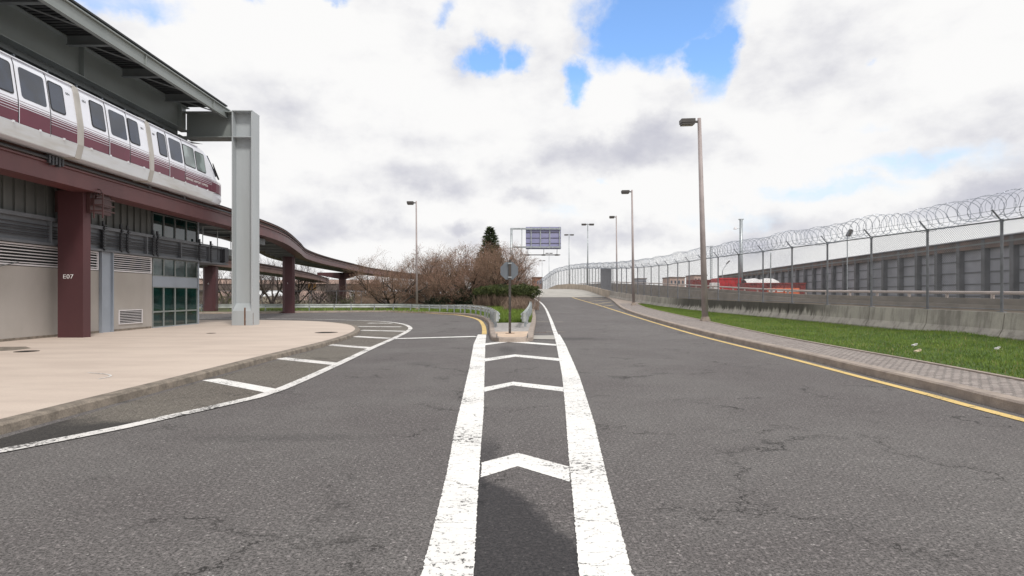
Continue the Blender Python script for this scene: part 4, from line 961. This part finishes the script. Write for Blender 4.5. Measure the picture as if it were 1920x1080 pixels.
wb = empty('white_cabinet', (29.9, 84, .5), 'small white cabinet at the left end of the bright red container', 'cabinet'); MB().box(29.6, 30.7, 84, 85, .5, 3.4).build('body', 'white_tarp', wb, bevel=.04); MB().box(30.0, 30.2, 83.97, 84.0, 1.6, 2.3).build('door', 'rubber_black', wb)
for i in range(4):
    x = 32.2+i*.98; o = empty('orange_barrier', (x, 71, 1.0), ('leftmost', 'second', 'third', 'rightmost')[i]+' orange and white plastic barrier before the red skip', 'traffic barrier', 'orange and white barriers in the yard')
    MB().prism([(x-.42, 70.8), (x+.42, 70.8), (x+.42, 71.2), (x-.42, 71.2)], .9, 2.45).build('body', 'orange_plastic', o, bevel=.05)
    MB().box(x-.38, x+.38, 70.77, 70.8, 2.0, 2.2).box(x-.38, x-.1, 70.77, 70.8, 1.5, 1.75).box(x+.1, x+.38, 70.77, 70.8, 1.5, 1.75).build('white_panel', 'white_tarp', o)
# far buildings on the right
def fbuild(px0, px1, pyt, Y, mat, label, n=4):
    x0, x1 = (px0-HX)*Y/F, (px1-HX)*Y/F; zt = CH+(HY-pyt)*Y/F
    o = empty('distant_building', ((x0+x1)/2, Y, 0), label, 'building'); MB().box(x0, x1, Y, Y+12, -1, zt).build('wall', mat, o)
    MB().box(x0-.3, x1+.3, Y-.3, Y+12, zt, zt+.4).build('roof', 'sheet_rust', o); wd = (x1-x0)/n
    for k in range(n): MB().box(x0+wd*(k+.25), x0+wd*(k+.7), Y-.06, Y, zt-2.6, zt-1.2).build('window', 'train_glass', o)
    return o
fbuild(1302, 1325, 517, 260, 'pink_wall', 'pale pink distant building behind the nearest lamp pole')
fbuild(1256, 1284, 521, 260, 'pink_wall', 'low pink distant block with an open frame seen through the fence')
fbuild(1196, 1212, 523, 300, 'sheet_grey', 'small grey distant building seen through the fence')
fbuild(1000, 1016, 521, 250, 'brick_far', 'brick building on the horizon left of the bridge fence', 3)
fbuild(300, 422, 524, 240, 'pink_wall', 'flat pinkish building beyond the highway, behind the station corner', 8)
fbuild(560, 640, 526, 240, 'pink_wall', 'long flat pinkish building seen under the curved guideway', 8)
# highway overpass at the left
ov = empty('highway_overpass', (-60, 150, 0), 'low brown highway overpass far behind the maroon piers', 'overpass')
MB().box(-150, -32, 150, 160, 3.0, 5.0).build('deck', 'overpass', ov); MB().box(-150, -32, 149.7, 150, 4.6, 5.6).build('parapet', 'pink_wall', ov)
for x in np.arange(-145, -32, 11.): MB().box(x, x+1.2, 151, 159, -1, 3).build('pier', 'overpass', ov)
#%%PART3
# ================================================================ guardrails, signs, covers
WP = [(0, 0), (.0, .06), (-.07, .10), (-.07, .15), (0, .19), (0, .21), (-.07, .25), (-.07, .30), (0, .34), (.02, .34), (-.03, .28), (.03, .2), (-.03, .12), (.02, .0)]
def guardrail(path, h, label, step, face, zf):
    o = empty('guardrail', (path[0][0], path[0][1], .15), label, 'guardrail', 'steel guardrails round the island')
    P_ = smooth_path([(x, y, 0) for x, y in path], .7); P_ = [Vector((p.x, p.y, zf(p.x, p.y)+h-.34)) for p in P_]
    MB().sweep(P_, [(face*a, b) for a, b in WP]).build('rail_beam', 'galvanised_rail', o)
    d = 0; last = P_[0]; nxt = .25
    for p in P_[1:]:
        d += (p-last).length; last = p
        if d >= nxt: MB().box(p.x-.05-face*-.09, p.x+.05-face*-.09, p.y-.03, p.y+.03, p.z-h+.3, p.z+.3).build('post', 'galvanised', o); nxt += step
    e = P_[0]; t = (P_[1]-P_[0]).normalized(); r_ = Vector((t.y, -t.x, 0))
    m = MB(); n = 7
    for k in range(n+1):
        a = math.pi*k/n; c = e-t*.02-t*.16*math.sin(a)+r_*face*(-.02+.1*(1-math.cos(a))); m.v += [(c.x, c.y, e.z-.02), (c.x, c.y, e.z+.36)]
    m.f = [(2*k, 2*k+2, 2*k+3, 2*k+1) for k in range(n)]; m.build('end_terminal', 'galvanised_rail', o)
    return o
zi = lambda x, y: g(x, y)+.15
guardrail([(-.28, 24.6), (-.45, 28), (-1.0, 34), (-2.3, 40.8), (-4.1, 46.5), (-6.2, 51), (-10.5, 55.6), (-19, 55), (-27, 53.5), (-40, 53), (-60, 52.8)], .62, 'long steel guardrail curving away along the left road', 1.95, -1, zi)
guardrail([(.72, 24.4), (.98, 28), (1.3, 33), (1.7, 40), (2.15, 50), (2.6, 60), (3.1, 72), (3.3, 80)], .62, 'shorter steel guardrail beside the ramp lane', 1.95, 1, zi)
sx, sy = at(956, 625, .15)
sg = empty('road_sign', (sx, sy, .15), 'back of an octagonal stop sign on a dark post at the island nose', 'sign')
MB().box(sx-.045, sx+.045, sy-.04, sy+.02, .14, .15+2.66).build('post', 'pole_dark', sg)
oc = [(sx-.02+.345*math.cos(R(22.5+45*k)), .15+2.26+.345*math.sin(R(22.5+45*k))) for k in range(8)]
m = MB(); m.v = [(x, sy+.02, z) for x, z in oc]+[(x, sy+.024, z) for x, z in oc]; m.f = [tuple(range(8)), tuple(range(15, 7, -1))]+[(k, (k+1) % 8, 8+(k+1) % 8, 8+k) for k in range(8)]
m.build('sign_plate', 'sign_grey', sg)
m = MB()
for z in (2.15, 2.65): m.box(sx-.07, sx+.07, sy-.055, sy-.041, z, z+.05)
for z in (.35, .9, 1.5): m.tube([(sx, sy-.052, z), (sx, sy-.04, z)], .012, 6)
m.build('bolt', 'galvanised', sg)
MB().tube([(sx, sy, .149), (sx, sy, .165)], [.2, .09], 12).box(sx-.16, sx+.17, sy-.03, sy+.03, .15, .17).build('base_plate', 'rust', sg)
for (px, py, rd, z, lb) in ((612, 623.5, .42, .12, 'round dark manhole cover near the rounded end of the pavement'), (50, 659, .26, .12, 'small round manhole cover near the left foot of the station wall'), (396, 625, .16, .12, 'tiny round cover in front of the grey steel column')):
    x, y = at(px, py, z); o = empty('manhole_cover', (x, y, z), lb, 'manhole cover')
    MB().tube([(x, y, z-.02), (x, y, z+.006)], rd, 24).build('cover', 'iron_cover', o)
    m = MB()
    for k in range(-2, 3): m.box(x-rd*.6, x+rd*.6, y+k*rd*.25-.012, y+k*rd*.25+.012, z+.006, z+.011)
    m.build('cover_rib', 'rubber_black', o)
x, y = at(1013, 622.5); o = empty('drain_grate', (x, y, 0), 'rusty iron drain grate against the island kerb', 'drain'); m = MB()
MB().box(x-.22, x+.24, y-.4, y+.4, -.02, .006).build('frame', 'rubber_black', o)
for k in range(6): m.box(x-.2+.075*k, x-.17+.075*k, y-.38, y+.38, .006, .022)
m.box(x-.22, x+.24, y-.4, y-.37, .006, .022).box(x-.22, x+.24, y+.37, y+.4, .006, .022).build('grating', 'rust', o)
drape('damp_stain', [at(-60, 652, .12), at(0, 650.5, .12), (at(48, 650, .12)), at(58, 653, .12), at(30, 656.5, .12), at(-60, 661, .12)], .125, 'kerb_stone', zf=lambda x, y: 0, label='brown damp stain on the pavement at the left')
line('pavement_scuff', smooth_path([(*at(165, 699, .12), 0), (*at(200, 702, .12), 0), (*at(207, 706, .12), 0), (*at(185, 711, .12), 0)], .1), .035, .126, 'white_paint_worn', 'faint pale curved scuff on the pavement', zf=lambda x, y: 0)
# nose joint lines
for a, b in (((932, 620), (931.5, 633)), ((989.5, 620), (989, 633))): 
    p, q = at(*a, .15), at(*b, .15); line('nose_joint', [p, q], .03, .156, 'rubber_black', 'dark joint in the concrete nose of the island', zf=lambda x, y: 0)
# gantry sign
GY = 76.; u = lambda px: (px-HX)*GY/F; vz = lambda py: CH+(HY-py)*GY/F
gs = empty('gantry_sign', (u(959), GY, .9), 'cantilever road sign seen from behind, bluish panel over the ramp', 'sign')
MB().tube([(u(959), GY, .6), (u(959), GY, vz(428))], [.2, .15], 10).build('post', 'galvanised', gs, smooth=True)
MB().box(u(957), u(1052), GY-.09, GY+.09, vz(430.5), vz(427.5)).build('top_chord', 'galvanised', gs)
MB().box(u(957), u(1052), GY-.09, GY+.09, vz(465), vz(462)).build('bottom_chord', 'galvanised', gs)
MB().tube([(u(978.5), GY, vz(477)), (u(978.5), GY, vz(429))], .045, 6).build('hanger', 'galvanised', gs)
MB().box(u(986), u(1052), GY+.2, GY+.28, vz(467), vz(425)).build('sign_panel', 'sign_blue', gs)
for px in (996, 1013.5, 1031, 1049.5): MB().box(u(px)-.07, u(px)+.07, GY+.09, GY+.2, vz(467), vz(425)).build('panel_rib', 'galvanised', gs)
for py in (436, 446, 456): MB().box(u(986), u(1052), GY+.15, GY+.2, vz(py+.4), vz(py-.4)).build('panel_seam', 'pole_dark', gs)
MB().box(u(974), u(1051), GY+.3, GY+.9, vz(478), vz(476.8)).build('catwalk', 'pole_dark', gs)
for px in (990, 1020, 1045): MB().box(u(px)-.25, u(px)+.25, GY+.9, GY+1.1, vz(478.4), vz(475.8)).tube([(u(px), GY+.3, vz(466)), (u(px), GY+.6, vz(477))], .03, 4).build('sign_light', 'pole_dark', gs)
# ================================================================ vegetation
def bare_tree(seed, H, Rd, stems, twig, barkm, budm, loc, label, group, buds=True, upright=.12, lv=(7, 6, 5), name='bare_tree', base=.0, tr0=.16, dome=.45, name2='crown'):
    rs = random.Random(seed); tk, tw, bd = MB(), MB(), MB()
    def inside(p):
        z = (p.z-H*dome)/(H*(1-dome)) if p.z > H*dome else (p.z-H*dome)/(H*dome*1.0)
        lump = 1+.16*mnoise.noise(Vector((p.x*.7+seed, p.y*.7, p.z*.7)))
        return (p.x*p.x+p.y*p.y)/(Rd*Rd)+z*z < lump*lump
    def rnd(d, a):
        v = Vector((rs.gauss(0, 1), rs.gauss(0, 1), rs.gauss(0, 1))); v -= d*v.dot(d); v.normalize(); return (d*math.cos(a)+v*math.sin(a)).normalized()
    def grow(p, d, L, r, lvl):
        n = 5 if lvl == 0 else (4 if lvl < 3 else 2); pts = [p.copy()]; dirs = [d]
        for k in range(n):
            d = rnd(d, rs.uniform(.05, .3)); d = (d+Vector((0, 0, upright*(.3 if lvl else .02)))).normalized(); p = p+d*L/n
            if not inside(p) and k > 0 and lvl > 0: break
            pts.append(p.copy()); dirs.append(d)
        if len(pts) < 2: return
        rad = [max(.006, r*(1-.65*k/(len(pts)-1))) for k in range(len(pts))]
        (tk if lvl < 2 else tw).tube(pts, rad, 6 if lvl == 0 else (4 if lvl < 2 else 3), cap=False)
        if lvl >= 2 and buds:
            for q in pts[1:]:
                for _ in range(3):
                    c = q+Vector((rs.gauss(0, .14), rs.gauss(0, .14), rs.gauss(0, .12))); a = Vector((rs.gauss(0, 1), rs.gauss(0, 1), rs.gauss(0, 1))).normalized()*rs.uniform(.02, .05); b = Vector((rs.gauss(0, 1), rs.gauss(0, 1), rs.gauss(0, 1))).normalized()*rs.uniform(.012, .03)
                    bd.face([tuple(c-a), tuple(c+b), tuple(c+a), tuple(c-b)])
        if lvl < len(lv):
            for _ in range(lv[lvl]):
                k = rs.randint(1, len(pts)-1) if lvl else rs.randint(2, len(pts)-1)
                grow(pts[k], rnd(dirs[k], rs.uniform(.4, 1.0)), L*rs.uniform(.45, .75), rad[k]*.62, lvl+1)
    for s in range(stems):
        a = 2*math.pi*s/stems+rs.uniform(-.4, .4); til = rs.uniform(.5, 1.2)*(1 if upright < .9 else .6)
        d = Vector((math.cos(a)*math.sin(til), math.sin(a)*math.sin(til), math.cos(til)))
        grow(Vector((.1*math.cos(a), .1*math.sin(a), base)), d, H*rs.uniform(.62, .8), tr0*rs.uniform(.7, 1), 0)
    t = empty(name, (0, 0, 0), label, 'tree', group)
    tk.tube([(0, 0, -.3), (0, 0, base+.15)], [tr0*1.7, tr0*1.3], 8); tk.build('trunk', barkm, t); c = tw.build(name2, twig, t)
    if buds: bd.build('buds', budm, c)
    t.location = loc; return t
def pl(px, Y, dz=0): x = (px-HX)*Y/F; return (x, Y, g(x, Y)+.1+dz)
GT = 'bare reddish trees behind the guardrail'
tA = bare_tree(11, 6.3, 4.0, 7, 'twig_red', 'bark', 'bud_brown', pl(735, 62), 'leftmost bare tree behind the guardrail, its forked trunk in the open', GT, lv=(8, 7, 5))
tB = bare_tree(23, 6.9, 4.2, 7, 'twig_red', 'bark', 'bud_brown', pl(822, 66), 'bare reddish tree just right of the guardrail lamp', GT, lv=(9, 7, 6))
tC = bare_tree(37, 6.2, 3.6, 6, 'twig_red', 'bark', 'bud_brown', pl(928, 60, .3), 'rightmost bare tree, rising behind the octagonal sign', GT, lv=(9, 7, 6))
for src, px, Y, sc, ro, lb in ((tA, 869, 61, .98, 1.9, 'bare tree in the middle of the clump with a low forked trunk'), (tC, 900, 70, 1.22, 2.4, 'tall bare tree at the foot of the dark conifer'), (tA, 846, 74, 1.2, 4, 'bare tree at the back of the clump, behind the middle one'),
        (tC, 797, 73, 1.12, 1.1, 'bare tree at the back left of the clump'), (tB, 948, 68, .92, 2.2, 'bare tree at the back right, behind the hedge'), (tB, 772, 72, .8, 5, 'smaller bare tree at the back, behind the guardrail lamp'), (tC, 966, 74, .72, .5, 'small bare tree at the right end, beside the sign post'), (tA, 700, 78, .82, 3.2, 'small bare tree at the left end of the clump, under the guideway')):
    c = copy_tree(src); c.location = pl(px, Y); c.scale = (sc, sc, sc); c.rotation_euler = (0, 0, ro); c['label'] = lb
GL = 'tall grey winter trees beyond the guideway'
tD = bare_tree(51, 9.3, 4.2, 4, 'twig_grey', 'bark', None, pl(510, 95), 'grey winter tree just right of the pale steel column', GL, buds=False, upright=1.0, lv=(8, 6, 5), tr0=.2, dome=.4)
for px, Y, sc, ro, lb in ((421, 96, 1.0, 1, 'grey winter tree just left of the pale steel column'), (553, 100, 1.05, 2, 'grey winter tree right behind the maroon pier in the middle'), (478, 110, .98, 3, 'grey winter tree behind the steel column, farther back'), (598, 112, .72, 4, 'low grey winter tree under the curve of the guideway'), (650, 105, .62, 5, 'low grey winter tree beside the farthest maroon pier'), (676, 92, .55, .4, 'lowest grey winter tree, left of the reddish clump'), (626, 120, .6, 2.6, 'small grey winter tree far behind the hammerhead pier'), (447, 120, .8, 5.6, 'grey winter tree hidden mostly by the pale steel column')):
    c = copy_tree(tD); c.location = pl(px, Y, -.3); c.scale = (sc, sc, sc*.95); c.rotation_euler = (0, 0, ro); c['label'] = lb
def leafmass(mb, rs, n, cen, rad, size, shell=.55, lump=.25, flat=1.):
    c = Vector(cen); k = 0
    while k < n:
        d = Vector((rs.gauss(0, 1), rs.gauss(0, 1), rs.gauss(0, 1))).normalized(); q = shell+(1-shell)*rs.random()**.5
        l = 1+lump*mnoise.noise(Vector((d.x*2.2+cen[0], d.y*2.2, d.z*2.2)))*1.6+.06*rs.gauss(0, 1); p = c+Vector((d.x*rad[0], d.y*rad[1], d.z*rad[2]))*q*l
        a = Vector((rs.gauss(0, 1), rs.gauss(0, 1), rs.gauss(0, 1)*flat)).normalized(); b = a.cross(Vector((rs.gauss(0, 1), rs.gauss(0, 1), rs.gauss(0, 1)))).normalized(); s = size*rs.uniform(.6, 1.3)
        mb.face([tuple(p-a*s), tuple(p+b*s*.55), tuple(p+a*s), tuple(p-b*s*.55)]); k += 1
rs = random.Random(77)
# hedge with green top and bare brown lower stems
hx = empty('hedge', (.6, 52, .6), 'clipped green hedge with bare brown stems below, behind the island nose', 'hedge')
mb, st = MB(), MB()
for k in range(9):
    t = k/8; x = -2.1+4.0*t; y = 55-8.5*t
    leafmass(mb, rs, 2300, (x, y, g(x, y)+1.6-.1*t), (.95, 1.0, .48), .06, .6)
    for _ in range(110):
        a = rs.uniform(-.8, .8); b = rs.uniform(-.9, .6); z0 = g(x, y)+.05; s = rs.uniform(.8, 1.3)
        st.tube([(x+a, y+b, z0), (x+a*1.1+rs.gauss(0, .1), y+b*1.1, z0+s*.6), (x+a*1.2+rs.gauss(0, .15), y+b*1.2, z0+s)], [.016, .012, .006], 3, cap=False)
for k in range(5):
    x = 2.0+.22*k; y = 50+5.5*k; leafmass(mb, rs, 1500, (x-.6, y, g(x, y)+1.35), (.8, 2.4, .65), .065, .6)
mb.build('foliage', 'hedge_green', hx); st.build('dry_stems', 'dry_stem', hx)
yb = empty('yew_bush', (-5, 62, .2), 'nearly black evergreen bush beneath the bare trees', 'bush'); mb = MB()
for x, y, r_ in ((-6.1, 62, 1.2), (-4.9, 61.5, 1.5), (-3.5, 60, 1.5), (-2.4, 59, 1.3), (-4.0, 64, 1.8), (-7.3, 64, 1.1)): leafmass(mb, rs, 2200, (x, y, g(x, y)+r_*.55), (r_*1.2, r_, r_*.8), .085, .5)
mb.build('foliage', 'yew_dark', yb); MB().tube([(-4.5, 61.5, .05), (-4.4, 61.5, 1.0)], .12, 6).build('stem', 'bark', yb)
db = empty('dry_shrub', (1.2, 43, .3), 'brown leafless shrub in front of the hedge, right of the sign post', 'shrub'); st = MB()
for _ in range(420):
    t = rs.random(); x = .2+1.35*t+rs.gauss(0, .3); y = 44.5+rs.uniform(-3.0, 2.4); z0 = g(x, y)+.1; h = rs.uniform(.5, 1.15)
    st.tube([(x, y, z0), (x+rs.gauss(0, .1), y+rs.gauss(0, .1), z0+h*.5), (x+rs.gauss(0, .25), y+rs.gauss(0, .25), z0+h)], [.016, .011, .005], 3, cap=False)
st.build('twigs', 'dry_stem', db)
# conifer
cf = empty('conifer', (-2.1, 84, 1), 'dark green pointed conifer rising above the bare trees', 'tree')
cx, cy = (919-HX)*84/F, 84; zb = 1.0; zt = CH+(HY-424)*84/F; mb = MB(); tk = MB(); tk.tube([(cx, cy, zb-1), (cx, cy, zt)], [.22, .02], 7)
z = zb+1.2
while z < zt-.1:
    f = (zt-z)/(zt-zb); Rr = 3.3*f**.8+.25; nb = int(11+14*f)
    for k in range(nb):
        a = rs.uniform(0, 6.28); L = Rr*rs.uniform(.7, 1.12); dz = .25*L*rs.uniform(-.2, .9)
        tk.tube([(cx, cy, z), (cx+L*math.cos(a), cy+L*math.sin(a), z+dz-.1*L)], [.035, .01], 3, cap=False)
        for j in range(int(9+22*f)):
            q = rs.uniform(.25, 1.05); p = Vector((cx+L*q*math.cos(a), cy+L*q*math.sin(a), z+(dz-.1*L)*q+rs.uniform(-.22, .16))); d = Vector((math.cos(a+rs.uniform(-1, 1)), math.sin(a+rs.uniform(-1, 1)), rs.uniform(-.15, .45))).normalized(); s = rs.uniform(.2, .42); b = d.cross(Vector((rs.gauss(0, 1), rs.gauss(0, 1), rs.gauss(0, 1)))).normalized()*.07
            mb.face([tuple(p-d*s*.3-b), tuple(p-d*s*.3+b), tuple(p+d*s)])
    z += .2+.12*f
tk.build('trunk', 'bark', cf); mb.build('crown', 'conifer', cf)
# distant scrub : far-off wood that reads as one mass
mb = MB()
for k in range(110):
    x = rs.uniform(-150, 8); y = rs.uniform(170, 215); h = rs.uniform(2.0, 5.5)
    for _ in range(90):
        a = rs.uniform(0, 6.28); q = rs.random()**.5*h*.9; p = Vector((x+q*math.cos(a), y+q*math.sin(a)*.5, rs.uniform(0, h)*(1-.5*q/h))); s = rs.uniform(.15, .5)
        mb.face([tuple(p), tuple(p+Vector((s*rs.uniform(-.6, .6), 0, s*1.4))), tuple(p+Vector((s*.3, .05, 0)))])
tag(mb.build('distant_scrub', 'twig_grey'), 'brown winter scrub along the far horizon', 'scrub', kind='stuff')
mb = MB(); mg = MB()
for k in range(150):
    x = rs.uniform(-44, -9); y = rs.uniform(70, 86); h = rs.uniform(1.0, 2.6)
    for _ in range(70):
        a = rs.uniform(0, 6.28); q = rs.random()**.5*h*.8; p = Vector((x+q*math.cos(a), y+q*math.sin(a), rs.uniform(0, h)*(1-.4*q/h))); s = rs.uniform(.08, .22)
        (mg if k % 4 == 0 else mb).face([tuple(p), tuple(p+Vector((s*rs.uniform(-.5, .5), s*rs.uniform(-.5, .5), s*1.5))), tuple(p+Vector((s*.3, .1*s, 0)))])
tag(mb.build('undergrowth', 'twig_grey'), 'tangled brown undergrowth behind the left guardrail', 'undergrowth', kind='stuff')
tag(mg.build('green_undergrowth', 'hedge_green'), 'patches of olive green undergrowth behind the left guardrail', 'undergrowth', kind='stuff')
# old chain link fence behind the guardrail
of = empty('boundary_fence', (-14, 68.5, 0), 'brown reed backed boundary fence behind the bare trees', 'fence')
for x in np.arange(-40, -8, 2.9): MB().tube([(x, 68.5, 0), (x, 68.5, 2.1)], .035, 5).build('post', 'fence_steel', of)
MB().tube([(-40, 68.5, 2.08), (-10.5, 68.5, 2.08)], .025, 5).build('top_rail', 'fence_steel', of)
m = MB(); x = -17.5
while x < -9.5: m.box(x, x+.07, 68.55, 68.6, .0, 1.9+.08*rs.random()); x += .11
m.build('reed_screen', 'dry_stem', of)
# traffic lamp cluster far under the guideway
tl = empty('traffic_signal', (-36, 110, 0), 'small pair of yellow traffic signals far under the guideway', 'traffic signal')
for px in (581, 590): x = (px-HX)*110/F; MB().box(x-.22, x+.22, 109.8, 110.2, 2.6, 3.8).build('signal_head', 'lamp_amber', tl)
MB().tube([((580-HX)*110/F, 110.3, -.2), ((580-HX)*110/F, 110.3, 3.9), ((591-HX)*110/F, 110.3, 3.9)], .06, 5).build('post', 'galvanised', tl)
